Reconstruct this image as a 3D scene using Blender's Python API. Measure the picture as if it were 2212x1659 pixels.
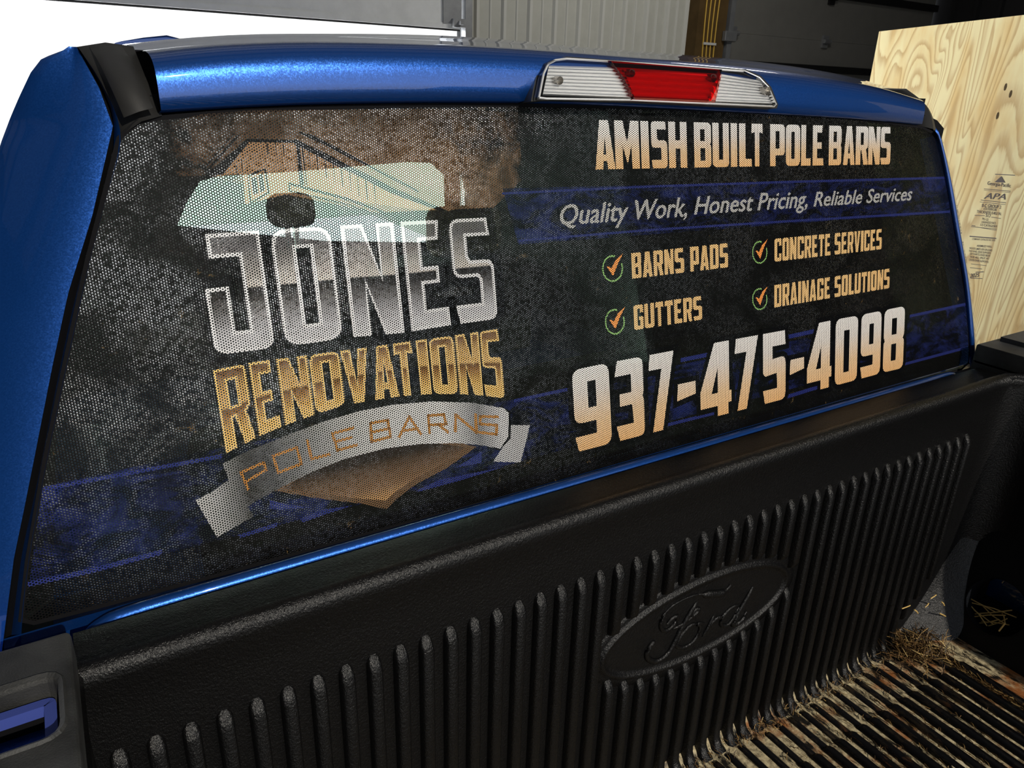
import bpy, bmesh, math, random
import numpy as np
from mathutils import Vector
from mathutils.geometry import tessellate_polygon
random.seed(7)
D=bpy.data; SC=bpy.context.scene; COL=SC.collection
for o in list(D.objects): D.objects.remove(o)
# ------------------------------------------------------------------ camera
CAMP=[1.1939666279993915,-0.028655083759722554,-0.5504962932075418,1597.0,-0.5489874426784992,-0.6553558717210891,0.613753902617437]
cd=D.cameras.new('camera'); cd.sensor_width=36; cd.lens=CAMP[3]/2212*36; cd.clip_start=.01; cd.clip_end=200
cam=D.objects.new('camera',cd); COL.objects.link(cam)
cam.rotation_euler=CAMP[:3]; cam.location=CAMP[4:7]; SC.camera=cam
# ------------------------------------------------------------------ world, sun, daylight at the open door
W=D.worlds.new('world'); SC.world=W; W.use_nodes=True
nt=W.node_tree; bg=nt.nodes['Background']
tc=nt.nodes.new('ShaderNodeTexCoord'); sx=nt.nodes.new('ShaderNodeSeparateXYZ'); rp=nt.nodes.new('ShaderNodeValToRGB')
nt.links.new(tc.outputs['Generated'],sx.inputs[0]); nt.links.new(sx.outputs['Z'],rp.inputs[0]); nt.links.new(rp.outputs[0],bg.inputs[0])
rp.color_ramp.elements[0].position=.0; rp.color_ramp.elements[0].color=(1.0,1.0,.98,1)
rp.color_ramp.elements[1].position=.5; rp.color_ramp.elements[1].color=(.34,.42,.56,1)
bg.inputs[1].default_value=1.5
sl=D.lights.new('sun','SUN'); sl.energy=3.4; sl.angle=.009; sl.color=(1,.92,.79)
SUN=Vector((.09,-.86,.50)).normalized()
so=D.objects.new('sun',sl); COL.objects.link(so); so.rotation_euler=SUN.to_track_quat('Z','Y').to_euler()
al=D.lights.new('door_daylight','AREA'); al.shape='RECTANGLE'; al.size=9.4; al.size_y=3.2; al.energy=660; al.color=(.97,.98,1)
ao=D.objects.new('door_daylight',al); COL.objects.link(ao); ao.location=(-1.6,6.6,.1); ao.rotation_euler=(math.radians(-90),0,0)
ll=D.lights.new('wall_fill_light','AREA'); ll.shape='RECTANGLE'; ll.size=1.2; ll.size_y=.3; ll.energy=45; ll.color=(1,.96,.9)  # unseen fill light, added to brighten the grey front wall
lo_=D.objects.new('wall_fill_light',ll); COL.objects.link(lo_); lo_.location=(4.6,3.2,3.15); lo_.rotation_euler=(math.radians(25),0,0)
vs=SC.view_settings; vs.view_transform='Standard'; vs.look='None'; vs.exposure=0; vs.gamma=1; vs.use_curve_mapping=False
try: SC.cycles.transparent_max_bounces=24
except Exception: pass
# ------------------------------------------------------------------ photograph rays -> points on real planes
def _rot(a):
    cx,s_x,cy,sy,cz,sz=math.cos(a[0]),math.sin(a[0]),math.cos(a[1]),math.sin(a[1]),math.cos(a[2]),math.sin(a[2])
    return np.array([[cz,-sz,0],[sz,cz,0],[0,0,1]])@np.array([[cy,0,sy],[0,1,0],[-sy,0,cy]])@np.array([[1,0,0],[0,cx,-s_x],[0,s_x,cx]])
RM=_rot(CAMP[:3]); CC=np.array(CAMP[4:7])
def ray(x,y): return RM@np.array([(x-1106)/CAMP[3],-(y-829.5)/CAMP[3],-1.])
def hit(x,y,n,c):
    n=np.array(n,float); d=ray(x,y); return Vector(CC+d*((c-CC@n)/(d@n)))
def hy(x,y,c): return hit(x,y,(0,1,0),c)
def hz(x,y,c): return hit(x,y,(0,0,1),c)
GT=.19667; GZ=.0879; GY=.12; GX=.248          # rear window plane: y = GY+GT*(z-GZ)
def gl(x,y,off=0): return hit(x,y,(0,1,-GT),GY-GT*GZ+off)   # off>0 = further forward
def gp(X,Z,off=0): return Vector((X,GY+GT*(Z-GZ)+off,Z))
# ------------------------------------------------------------------ materials
def S(v): return ((v/255.)/12.92 if v<10.3 else (((v/255.)+.055)/1.055)**2.4)
def RGB(r,g,b): return (S(r),S(g),S(b),1)
class NT:
    def __init__(s,name):
        s.m=D.materials.new(name); s.m.use_nodes=True; s.t=s.m.node_tree; s.n=s.t.nodes; s.n.clear()
        s.out=s.n.new('ShaderNodeOutputMaterial')
    def node(s,k,**kw):
        nd=s.n.new(k)
        for a,b in kw.items(): setattr(nd,a,b)
        return nd
    def lk(s,a,b):
        s.t.links.new(a,b)
    def put(s,sock,v):
        if v is None: return
        if hasattr(v,'is_output') or isinstance(v,bpy.types.NodeSocket): s.lk(v,sock)
        else: sock.default_value=v
    def math(s,op,a,b=None,c=None):
        nd=s.node('ShaderNodeMath',operation=op)
        s.put(nd.inputs[0],a)
        if b is not None: s.put(nd.inputs[1],b)
        if c is not None: s.put(nd.inputs[2],c)
        return nd.outputs[0]
    def mix(s,f,a,b):
        nd=s.node('ShaderNodeMix',data_type='RGBA'); s.put(nd.inputs[0],f); s.put(nd.inputs[6],a); s.put(nd.inputs[7],b); return nd.outputs[2]
    def ramp(s,f,els,interp='LINEAR'):
        nd=s.node('ShaderNodeValToRGB'); s.put(nd.inputs[0],f); cr=nd.color_ramp; cr.interpolation=interp
        while len(cr.elements)<len(els): cr.elements.new(.5)
        for e,(p,c) in zip(cr.elements,els): e.position=p; e.color=c if len(c)==4 else (*c,1)
        return nd.outputs[0]
    def noise(s,vec,scale,detail=2,rough=.5,dist=0):
        nd=s.node('ShaderNodeTexNoise'); 
        if vec is not None: s.lk(vec,nd.inputs['Vector'])
        nd.inputs['Scale'].default_value=scale; nd.inputs['Detail'].default_value=detail; nd.inputs['Roughness'].default_value=rough; nd.inputs['Distortion'].default_value=dist
        return nd.outputs[0]
    def pos(s): return s.node('ShaderNodeNewGeometry').outputs['Position']
    def mapping(s,vec,scale=(1,1,1),rot=(0,0,0),loc=(0,0,0)):
        nd=s.node('ShaderNodeMapping'); s.lk(vec,nd.inputs[0]); nd.inputs['Scale'].default_value=scale; nd.inputs['Rotation'].default_value=rot; nd.inputs['Location'].default_value=loc; return nd.outputs[0]
    def bump(s,h,strength=.3,dist=.002):
        nd=s.node('ShaderNodeBump'); s.lk(h,nd.inputs['Height']); nd.inputs['Strength'].default_value=strength; nd.inputs['Distance'].default_value=dist; return nd.outputs[0]
    def prin(s,col,rough=.5,metal=0,spec=.5,coat=0,nrm=None,crough=.03,out=True):
        nd=s.node('ShaderNodeBsdfPrincipled'); s.put(nd.inputs['Base Color'],col); s.put(nd.inputs['Roughness'],rough); s.put(nd.inputs['Metallic'],metal)
        s.put(nd.inputs['Specular IOR Level'],spec); s.put(nd.inputs['Coat Weight'],coat); nd.inputs['Coat Roughness'].default_value=crough
        if nrm is not None: s.lk(nrm,nd.inputs['Normal'])
        if out: s.lk(nd.outputs[0],s.out.inputs[0])
        return nd.outputs[0]
def simple(name,col,rough=.5,metal=0,spec=.5,bs=0,bscale=200,var=0,coat=0,bd=.002):
    n=NT(name); p=n.pos(); c=col; nr=None
    if var:
        f=n.noise(p,7,4,.6); c=n.mix(n.ramp(f,[(.3,(0,0,0)),(.7,(1,1,1))]),tuple(x*(1-var) for x in col[:3])+(1,),tuple(min(1,x*(1+var)) for x in col[:3])+(1,))
    if bs: nr=n.bump(n.noise(p,bscale,3,.6),bs,bd)
    n.prin(c,rough,metal,spec,coat,nr); return n.m
# hex perforation: hole mask and dimple normal as functions of window-plane coordinates
PIT=.00300
def hexholes(n,rad=.355):
    p=n.pos(); sp=n.node('ShaderNodeSeparateXYZ'); n.lk(p,sp.inputs[0])
    s3=math.sqrt(3)
    u=n.math('MULTIPLY',sp.outputs['X'],1/(PIT*s3)); v=n.math('MULTIPLY',sp.outputs['Z'],math.sqrt(1+GT*GT)/PIT)
    def cell(uu,vv):
        a=n.math('MULTIPLY',n.math('SUBTRACT',n.math('FRACT',uu),.5),s3); b=n.math('SUBTRACT',n.math('FRACT',vv),.5)
        return a,b,n.math('ADD',n.math('MULTIPLY',a,a),n.math('MULTIPLY',b,b))
    a1,b1,d1=cell(u,v); a2,b2,d2=cell(n.math('ADD',u,.5),n.math('ADD',v,.5))
    f=n.math('LESS_THAN',d1,d2); g=n.math('SUBTRACT',1,f)
    dx=n.math('ADD',n.math('MULTIPLY',a1,f),n.math('MULTIPLY',a2,g)); dz=n.math('ADD',n.math('MULTIPLY',b1,f),n.math('MULTIPLY',b2,g))
    d=n.math('MINIMUM',d1,d2)
    mask=n.math('LESS_THAN',d,rad*rad)
    # clear cup that sags into the hole
    k=.80
    c=n.node('ShaderNodeCombineXYZ'); nn=Vector((0,-1,GT)).normalized()
    n.put(c.inputs[0],n.math('MULTIPLY',dx,k)); n.put(c.inputs[1],n.math('ADD',n.math('MULTIPLY',dz,k*GT),nn.y)); n.put(c.inputs[2],n.math('ADD',n.math('MULTIPLY',dz,k),nn.z))
    nv=n.node('ShaderNodeVectorMath',operation='NORMALIZE'); n.lk(c.outputs[0],nv.inputs[0])
    return mask,nv.outputs[0]
def film_mat(name,colfn,base=False,rough=.5):
    n=NT(name); mask,dn=hexholes(n)
    col=colfn(n); film=n.prin(col,rough,0,.05,0,None,out=False)
    tr=n.node('ShaderNodeBsdfTransparent')
    hole=tr.outputs[0]
    if base:
        tr.inputs[0].default_value=(.74,.86,.80,1)
        gs=n.node('ShaderNodeBsdfGlossy'); gs.inputs['Roughness'].default_value=.13; gs.inputs['Color'].default_value=(.95,.97,1,1); n.lk(dn,gs.inputs['Normal'])
        wet=n.noise(n.pos(),9,5,.65,1.2)
        mx=n.node('ShaderNodeMixShader'); n.put(mx.inputs[0],n.math('MULTIPLY',n.math('MULTIPLY',n.ramp(wet,[(.40,(.10,)*3),(.56,(1,)*3)]),n.ramp(n.noise(n.pos(),230,1,.5),[(.38,(.05,)*3),(.56,(1,)*3)])),.12)); n.lk(tr.outputs[0],mx.inputs[1]); n.lk(gs.outputs[0],mx.inputs[2]); hole=mx.outputs[0]
    ms=n.node('ShaderNodeMixShader'); n.lk(mask,ms.inputs[0]); n.lk(film,ms.inputs[1]); n.lk(hole,ms.inputs[2]); n.lk(ms.outputs[0],n.out.inputs[0])
    return n.m
def uvy(n):
    u=n.node('ShaderNodeUVMap'); s=n.node('ShaderNodeSeparateXYZ'); n.lk(u.outputs[0],s.inputs[0]); return s
def c_black(n):
    p=n.pos(); a=n.noise(p,60,6,.75,.6); b=n.noise(p,5,3,.6)
    f=n.math('MULTIPLY',n.ramp(a,[(.62,(0,)*3),(.67,(1,)*3)]),n.ramp(b,[(.5,(0,)*3),(.62,(1,)*3)]))
    base=n.mix(n.noise(p,14,4,.7),RGB(6,6,7),RGB(17,16,16))
    return n.mix(f,base,RGB(120,98,62))
def c_blue(n):
    p=n.pos(); a=n.noise(n.mapping(p,(1,1,2.2)),16,7,.75,.8)
    return n.mix(n.ramp(a,[(.46,(0,)*3),(.62,(1,)*3)]),RGB(7,8,16),RGB(27,35,84))
def c_flat(*c): return lambda n: RGB(*c)
def c_ramp(els): return lambda n: n.ramp(uvy(n).outputs[1],[(p,RGB(*c)) for p,c in els])
def c_rampx(els): return lambda n: n.ramp(uvy(n).outputs[0],[(p,RGB(*c)) for p,c in els])
M={}
M['film']=film_mat('printed black film',c_black,True)
M['f_blue']=film_mat('blue print',c_blue)
M['f_line']=film_mat('light blue print',c_flat(38,46,106))
M['f_dark']=film_mat('dark print',c_flat(9,9,12))
M['f_tan']=film_mat('tan print',c_ramp([(0,(172,138,98)),(1,(140,108,78))]))
def c_brown(n):
    u=uvy(n); p=n.pos(); ed=n.noise(p,26,6,.75,.6)
    x_=n.math('ADD',u.outputs[0],n.math('MULTIPLY',n.math('SUBTRACT',ed,.5),.7)); y_=n.math('ADD',u.outputs[1],n.math('MULTIPLY',n.math('SUBTRACT',ed,.5),.7))
    f=n.math('MULTIPLY',n.ramp(x_,[(.12,(0,)*3),(.28,(1,)*3),(.60,(1,)*3),(.80,(0,)*3)]),n.ramp(y_,[(.03,(0,)*3),(.2,(1,)*3),(.6,(1,)*3),(.95,(.25,)*3)]))
    return n.mix(f,RGB(11,10,10),RGB(112,86,62))
M['f_brown']=film_mat('brown print',c_brown)
M['f_lineg']=film_mat('pale outline print',c_flat(216,216,218))
M['f_chrome']=film_mat('chrome print',c_ramp([(0,(206,206,208)),(.14,(190,190,194)),(.36,(96,94,94)),(.46,(42,40,40)),(.53,(20,19,20)),(.545,(196,190,182)),(.7,(150,146,142)),(.86,(96,94,96)),(1,(92,92,94))]))
M['f_goldl']=film_mat('gold outline print',c_flat(226,190,120))
M['f_gold']=film_mat('gold print',c_ramp([(0,(226,190,116)),(.2,(210,170,98)),(.42,(140,100,54)),(.50,(106,74,40)),(.54,(210,172,108)),(.75,(190,152,92)),(.92,(118,86,58)),(1,(104,76,50))]))
M['f_white_tan']=film_mat('white to tan print',c_ramp([(0,(238,188,130)),(.35,(232,200,160)),(.72,(226,220,214)),(1,(232,230,228))]))
M['f_peach']=film_mat('peach print',c_flat(234,194,134))
M['f_grey']=film_mat('light grey print',c_flat(178,178,176))
M['f_orange']=film_mat('orange print',c_ramp([(0,(250,140,60)),(1,(252,170,96))]))
M['f_green']=film_mat('green print',c_flat(140,185,110))
M['f_banner']=film_mat('silver banner print',c_rampx([(0,(180,180,178)),(.05,(160,160,160)),(.13,(60,58,56)),(.2,(84,84,84)),(.45,(186,186,184)),(.7,(206,206,206)),(.82,(130,130,132)),(.9,(196,196,198)),(1,(206,206,208))]))
M['f_tail']=film_mat('grey tail print',c_flat(178,178,180))
M['f_gchev']=film_mat('bronze print',c_ramp([(0,(190,148,100)),(.25,(128,100,74)),(.7,(44,36,30)),(1,(20,18,18))]))
M['f_chevl']=film_mat('dark bronze print',c_flat(104,80,58))
M['f_goldtxt']=film_mat('gold text print',c_flat(176,122,58))
# paint
def paint():
    n=NT('blue metallic paint'); p=n.pos()
    fl=n.node('ShaderNodeTexVoronoi'); n.lk(p,fl.inputs['Vector']); fl.inputs['Scale'].default_value=900
    vm=n.node('ShaderNodeVectorMath',operation='MULTIPLY_ADD'); n.lk(fl.outputs['Color'],vm.inputs[0]); vm.inputs[1].default_value=(.11,.11,.11); vm.inputs[2].default_value=(-.055,-.055,-.055)
    ge=n.node('ShaderNodeNewGeometry'); va=n.node('ShaderNodeVectorMath',operation='ADD'); n.lk(ge.outputs['Normal'],va.inputs[0]); n.lk(vm.outputs[0],va.inputs[1])
    vn=n.node('ShaderNodeVectorMath',operation='NORMALIZE'); n.lk(va.outputs[0],vn.inputs[0])
    n.prin((.006,.062,.29,1),.35,.72,.5,1.0,vn.outputs[0],.02)
    cn=[x for x in n.n if x.type=='BSDF_PRINCIPLED'][0]; n.lk(ge.outputs['Normal'],cn.inputs['Coat Normal'])
    return n.m
M['paint']=paint()
def plast():
    n=NT('black textured liner plastic'); p=n.pos()
    h=n.math('ADD',n.noise(p,260,3,.65),n.math('MULTIPLY',n.noise(n.mapping(p,(1,1,.35)),900,2,.5),.5))
    spk=n.ramp(n.noise(p,150,4,.8),[(.70,(0,)*3),(.76,(1,)*3)])
    c=n.mix(n.math('MULTIPLY',spk,.35),(.0030,.0030,.0032,1),(.05,.048,.04,1))
    n.prin(c,.29,0,.26,0,n.bump(h,.6,.0022)); return n.m
M['liner']=plast()
def floorm():
    n=NT('dirty liner floor'); p=n.pos(); sp=n.node('ShaderNodeSeparateXYZ'); n.lk(p,sp.inputs[0])
    a=n.noise(n.mapping(p,(3,1,1)),18,6,.7,.5); b=n.noise(p,90,5,.75); r=n.noise(p,9,5,.6)
    dirt=n.mix(n.ramp(b,[(.35,(0,)*3),(.65,(1,)*3)]),RGB(96,84,62),RGB(190,176,140))
    rx=n.math('MULTIPLY',n.ramp(sp.outputs['X'],[(.84,(0,)*3),(.93,(1,)*3)]),.08)
    dirt=n.mix(n.ramp(n.math('ADD',r,rx),[(.55,(0,)*3),(.66,(1,)*3)]),dirt,RGB(128,76,32))
    mud=n.mix(n.ramp(a,[(.40,(0,)*3),(.5,(1,)*3)]),RGB(20,18,15),dirt)
    n.prin(mud,n.ramp(a,[(.4,(.4,)*3),(.55,(.8,)*3)]),0,.4,0,n.bump(b,.5,.003)); return n.m
M['dirt']=floorm()
def ribm():
    n=NT('worn black floor rib'); p=n.pos()
    a=n.noise(n.mapping(p,(1,.25,1)),60,6,.75); r=n.noise(p,8,4,.6); f=n.ramp(a,[(.54,(0,)*3),(.72,(1,)*3)])
    c=n.mix(n.math('MULTIPLY',f,.5),(.005,.005,.006,1),RGB(88,72,48))
    c=n.mix(n.math('MULTIPLY',f,n.ramp(r,[(.52,(0,)*3),(.62,(1,)*3)])),c,RGB(140,80,30))
    n.prin(c,n.ramp(f,[(0,(.24,)*3),(1,(.6,)*3)]),0,.5,0,n.bump(a,.35,.002)); return n.m
M['rib']=ribm()
M['wallrib']=M['liner']
M['mould']=simple('black molding rubber',(.018,.018,.018,1),.45,0,.4,.05,600)
M['cap']=simple('grey black rail cap plastic',(.036,.037,.037,1),.6,0,.35,.35,500,.75)
M['dark']=simple('dark gap',(.003,.003,.004,1),.85,0,.12)
M['inblue']=simple('inner blue paint',(.045,.07,.30,1),.4,.1,.5)
def glassm(name,tint,fac=.06,rough=.02):
    n=NT(name); t=n.node('ShaderNodeBsdfTransparent'); t.inputs[0].default_value=tint; g=n.node('ShaderNodeBsdfGlossy'); g.inputs['Roughness'].default_value=rough
    fr=n.node('ShaderNodeFresnel'); fr.inputs[0].default_value=1.5; m=n.node('ShaderNodeMixShader'); n.put(m.inputs[0],n.math('MULTIPLY',fr.outputs[0],fac)); n.lk(t.outputs[0],m.inputs[1]); n.lk(g.outputs[0],m.inputs[2]); n.lk(m.outputs[0],n.out.inputs[0]); return n.m
M['pane']=glassm('rear window glass',(.90,.95,.92,1),.3)
M['shield']=glassm('windshield glass',(.86,.95,.90,1),.6)
M['lens']=glassm('clear lens',(.93,.94,.95,1),1,.05)
M['redlens']=glassm('red lens',(.55,.008,.012,1),1,.05)
M['chrome']=simple('reflector chrome',(.95,.95,.95,1),.28,.62)
M['redrefl']=simple('red reflector',(.95,.3,.25,1),.3,.6)
M['screw']=simple('screw steel',(.45,.43,.4,1),.35,1)
M['seat']=simple('tan seat fabric',RGB(205,178,130),.8,0,.2,.2,300)
M['seat_dark']=simple('dark seat fabric',RGB(44,40,36),.9,0,.1,.2,300)
M['trim_in']=simple('dark interior trim',(.012,.011,.010,1),.7)
M['steel']=simple('galvanized steel',(.35,.36,.37,1),.45,.7,.5,.05,40,.15)
M['wallmetal']=simple('grey steel wall panel',RGB(190,190,180),.55,0,.4,.02,30,.06)
M['wallrib2']=simple('grey steel wall rib',RGB(206,206,198),.5,0,.4)
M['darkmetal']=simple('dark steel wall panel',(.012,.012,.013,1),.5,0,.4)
M['doorpanel']=simple('white door section',RGB(238,240,238),.5,0,.4,.05,60,.06)
M['doordark']=simple('dark door section',RGB(112,111,106),.7,0,.2,.05,60,.06)
M['black']=simple('black steel strut',(.004,.004,.004,1),.6)
M['conc']=simple('concrete',(.22,.21,.19,1),.85,0,.3,.2,50,.2)
M['ceil']=simple('ceiling steel',RGB(120,122,126),.6,0,.3)
M['wood']=simple('brown post wood',RGB(84,66,38),.8,0,.2,.3,60,.2)
M['cable']=simple('yellow cable sheath',RGB(205,165,60),.5)
M['staple']=simple('white staple',RGB(200,200,196),.5)
M['disc']=simple('pale disc',RGB(190,180,150),.8,0,.2,.2,200,.1)
def strawm():
    n=NT('dry straw'); oi=n.node('ShaderNodeNewGeometry'); n.prin(n.ramp(oi.outputs['Random Per Island'],[(0,RGB(36,24,13)),(.55,RGB(88,64,34)),(.9,RGB(140,112,66)),(1,RGB(205,180,122))]),.6,0,.3); return n.m
M['straw']=strawm()
M['stem']=simple('straw yellow',RGB(190,158,92),.6)
M['ink']=simple('stamp ink',RGB(112,104,100),.8,0,.1)
def plym():
    n=NT('pine plywood'); tcn=n.node('ShaderNodeTexCoord'); o=tcn.outputs['Object']
    big=n.noise(n.mapping(o,(2.3,1,.62)),1.35,2,.45,1.1)
    fine=n.noise(n.mapping(o,(30,1,2.5)),3,3,.6)
    v=n.math('ADD',n.math('MULTIPLY',big,24),n.math('MULTIPLY',fine,.30))
    v=n.math('FRACT',v)
    g=n.ramp(v,[(0,(0,)*3),(.45,(.12,)*3),(.72,(.75,)*3),(.86,(1,)*3),(.93,(.25,)*3),(1,(0,)*3)])
    wide=n.noise(n.mapping(o,(3,1,1.2)),2.2,3,.6)
    c=n.mix(n.ramp(wide,[(.45,(0,)*3),(.65,(1,)*3)]),RGB(252,236,178),RGB(240,208,140))
    c=n.mix(n.math('MULTIPLY',g,.62),c,RGB(188,140,76))
    n.prin(c,.7,0,.25,0,n.bump(fine,.1,.001)); return n.m
M['ply']=plym()
M['plyedge']=simple('plywood edge',RGB(222,190,130),.8)
# ------------------------------------------------------------------ mesh helpers
def mk(name,verts,faces,mat,parent=None,smooth=False,uvs=None,loc=None):
    me=D.meshes.new(name); me.from_pydata([tuple(v) for v in verts],[],faces); me.update()
    bm=bmesh.new(); bm.from_mesh(me); bmesh.ops.recalc_face_normals(bm,faces=bm.faces); bm.to_mesh(me); bm.free()
    if smooth: me.polygons.foreach_set('use_smooth',[True]*len(me.polygons))
    if uvs is not None:
        ul=me.uv_layers.new(name='UVMap')
        for l in me.loops: ul.data[l.index].uv=uvs[l.vertex_index]
    me.materials.append(M[mat] if isinstance(mat,str) else mat)
    o=D.objects.new(name,me); COL.objects.link(o)
    if parent is not None: o.parent=parent
    return o
def tag(o,label=None,cat=None,group=None,kind=None):
    for k,v in (('label',label),('category',cat),('group',group),('kind',kind)):
        if v: o[k]=v
    return o
def empty(name,loc=(0,0,0)):
    o=D.objects.new(name,None); COL.objects.link(o); o.location=loc; o.empty_display_size=.1; return o
class MB:
    def __init__(s): s.v=[]; s.f=[]
    def box(s,x0,x1,y0,y1,z0,z1):
        b=len(s.v); s.v+=[(x,y,z) for x in (x0,x1) for y in (y0,y1) for z in (z0,z1)]
        s.f+=[[b+i for i in q] for q in ((0,1,3,2),(4,6,7,5),(0,4,5,1),(2,3,7,6),(0,2,6,4),(1,5,7,3))]; return s
    def grid(s,rows,closed=False):
        b=len(s.v); n=len(rows[0]); s.v+=[tuple(p) for r in rows for p in r]
        for i in range(len(rows)-1):
            for j in range(n if closed else n-1):
                k=(j+1)%n; s.f.append([b+i*n+j,b+i*n+k,b+(i+1)*n+k,b+(i+1)*n+j])
        return s
    def cap(s,ring):
        b=len(s.v); s.v+=[tuple(p) for p in ring]; s.f.append(list(range(b,b+len(ring)))); return s
    def tube(s,pts,r,n=8,cap=True,flat=None):
        pts=[Vector(p) for p in pts]; rows=[]
        for i,p in enumerate(pts):
            d=(pts[min(i+1,len(pts)-1)]-pts[max(i-1,0)]).normalized()
            a=d.cross(Vector((0,0,1)) if abs(d.z)<.9 else Vector((1,0,0))).normalized(); b=d.cross(a)
            rr=r[i] if isinstance(r,(list,tuple)) else r
            ring=[p+(a*math.cos(t)+b*math.sin(t))*rr for t in [2*math.pi*k/n for k in range(n)]]
            rows.append(ring)
        s.grid(rows,True)
        if cap: s.cap(rows[0]); s.cap(rows[-1])
        return s
    def extrude(s,ring,vec):
        ring=[Vector(p) for p in ring]; r2=[p+Vector(vec) for p in ring]; s.grid([ring,r2],True); s.cap(ring); s.cap(r2); return s
    def build(s,name,mat,parent=None,smooth=False): return mk(name,s.v,s.f,mat,parent,smooth)
def bevel(o,w=.003,seg=2,ang=40):
    m=o.modifiers.new('bevel','BEVEL'); m.width=w; m.segments=seg; m.limit_method='ANGLE'; m.angle_limit=math.radians(ang); return o
def resamp(pts,n):
    pts=[Vector(p) for p in pts]; L=[0]
    for a,b in zip(pts,pts[1:]): L.append(L[-1]+(b-a).length)
    out=[]
    for i in range(n):
        t=L[-1]*i/(n-1); k=0
        while k<len(L)-2 and L[k+1]<t: k+=1
        f=(t-L[k])/max(1e-9,L[k+1]-L[k]); out.append(pts[k].lerp(pts[k+1],min(1,max(0,f))))
    return out
def smoothpts(pts,n):
    P=[Vector((*p,0)) if len(p)==2 else Vector(p) for p in pts]; out=[]
    for i in range(len(P)-1):
        p0=P[max(i-1,0)];p1=P[i];p2=P[i+1];p3=P[min(i+2,len(P)-1)]
        for k in range(n):
            t=k/n; out.append(.5*((2*p1)+(p2-p0)*t+(2*p0-5*p1+4*p2-p3)*t*t+(3*p1-p0-3*p2+p3)*t**3))
    out.append(P[-1]); return out
def tess(polys):
    vs=[Vector((p[0],p[1],0)) for poly in polys for p in poly]
    tris=tessellate_polygon([[Vector((p[0],p[1],0)) for p in poly] for poly in polys])
    return vs,[list(t) for t in tris]
def area(p): return .5*sum(p[i][0]*p[(i+1)%len(p)][1]-p[(i+1)%len(p)][0]*p[i][1] for i in range(len(p)))
def offset(poly,d,hole=False):
    p=[Vector((a[0],a[1])) for a in poly]; q=[]
    for a in p:
        if not q or (a-q[-1]).length>1e-6: q.append(a)
    p=q; s=1 if area(p)>0 else -1
    if hole: s=-s
    out=[]; n=len(p)
    for i in range(n):
        e1=(p[i]-p[i-1]).normalized(); e2=(p[(i+1)%n]-p[i]).normalized()
        n1=Vector((e1.y,-e1.x))*s; n2=Vector((e2.y,-e2.x))*s; m=(n1+n2)
        if m.length<1e-6: m=n1
        m.normalize(); out.append(p[i]+m*min(d/max(.35,m.dot(n1)),d*2.2) if d>0 else p[i]+m*max(d/max(.35,m.dot(n1)),d*2.2))
    return out
# ================================================================== BUILDING
def struct(o): o['kind']='structure'; return o
GZ0=-1.5; WY=6.0
struct(MB().box(-6.6,10.4,-3.6,WY+.3,GZ0-.1,GZ0).build('floor','conc'))
cl=struct(MB().box(-6.6,10.4,-3.6,WY+.3,3.4,3.5).build('ceiling','ceil'))
for i in range(8):
    MB().box(-6.5,10.3,-2.9+i*1.2,-2.82+i*1.2,3.25,3.4).build('purlin','black',cl)
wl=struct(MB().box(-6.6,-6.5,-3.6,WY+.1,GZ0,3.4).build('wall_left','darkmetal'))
wf=struct(MB().box(3.02,5.74,WY,WY+.08,GZ0,3.4).build('wall_front','wallmetal'))
MB().box(-6.5,3.02,WY,WY+.08,2.6,3.4).build('panel','wallmetal',wf)
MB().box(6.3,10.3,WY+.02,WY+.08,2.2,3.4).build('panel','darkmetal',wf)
ribme=None
for i in range(19):
    x=3.13+i*.145
    if i%2==0: w,h=.030,.03
    else: w,h=.014,.012
    r=[(x-w,WY,GZ0),(x-w*.5,WY-h,GZ0),(x+w*.5,WY-h,GZ0),(x+w,WY,GZ0)]
    MB().extrude(r,(0,0,4.9)).build('rib','wallrib2',wf)
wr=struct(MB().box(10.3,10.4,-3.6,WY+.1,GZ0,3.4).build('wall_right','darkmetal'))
for i in range(16):
    y=WY-.3-i*.3
    MB().extrude([(10.3,y-.04,GZ0),(10.26,y-.02,GZ0),(10.26,y+.02,GZ0),(10.3,y+.04,GZ0)],(0,0,4.9)).build('rib','darkmetal',wr)
MB().box(10.22,10.3,4.2,4.24,GZ0,3.4).build('downpipe','staple',wr)
# open sectional door, raised to its stop
wb=struct(MB().box(-6.5,-1.9,-3.6,-3.5,GZ0,3.4).box(3.4,10.3,-3.6,-3.5,GZ0,3.4).box(-1.9,3.4,-3.6,-3.5,3.2,3.4).build('added_wall_back','darkmetal'))  # unseen wall with an opening, added to limit the sky light from behind
d1=struct(empty('door_1',(-1.5,WY-.12,1.1)))
def kid(mb,name,mat,root):
    o=mb.build(name,mat,root); o.matrix_parent_inverse=root.matrix_world.inverted() if False else o.matrix_parent_inverse
    o.location=-Vector(root.location); return o
kid(MB().box(-6.3,2.72,WY-.12,WY-.07,1.16,1.66),'section','doorpanel',d1)
kid(MB().box(-6.3,2.72,WY-.12,WY-.07,1.67,2.7),'section','doorpanel',d1)
kid(MB().box(-6.3,2.90,WY-.11,WY-.08,1.105,1.125),'bottom_seal','black',d1)
kid(MB().box(-6.3,2.90,WY-.13,WY-.06,1.12,1.165),'bottom_rail','doorpanel',d1)
kid(MB().box(2.72,2.90,WY-.14,WY-.06,1.16,1.66),'end_stile','steel',d1)
bk=kid(MB().box(2.80,2.92,WY-.19,WY-.14,1.13,1.20).box(2.84,2.87,WY-.24,WY-.14,1.15,1.18),'bottom_bracket','steel',d1)
t1=struct(MB().box(2.93,3.0,WY-.16,WY+.1,GZ0,3.3).box(2.90,2.93,WY-.05,WY+.1,GZ0,3.3).build('trim_1','steel'))
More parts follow.
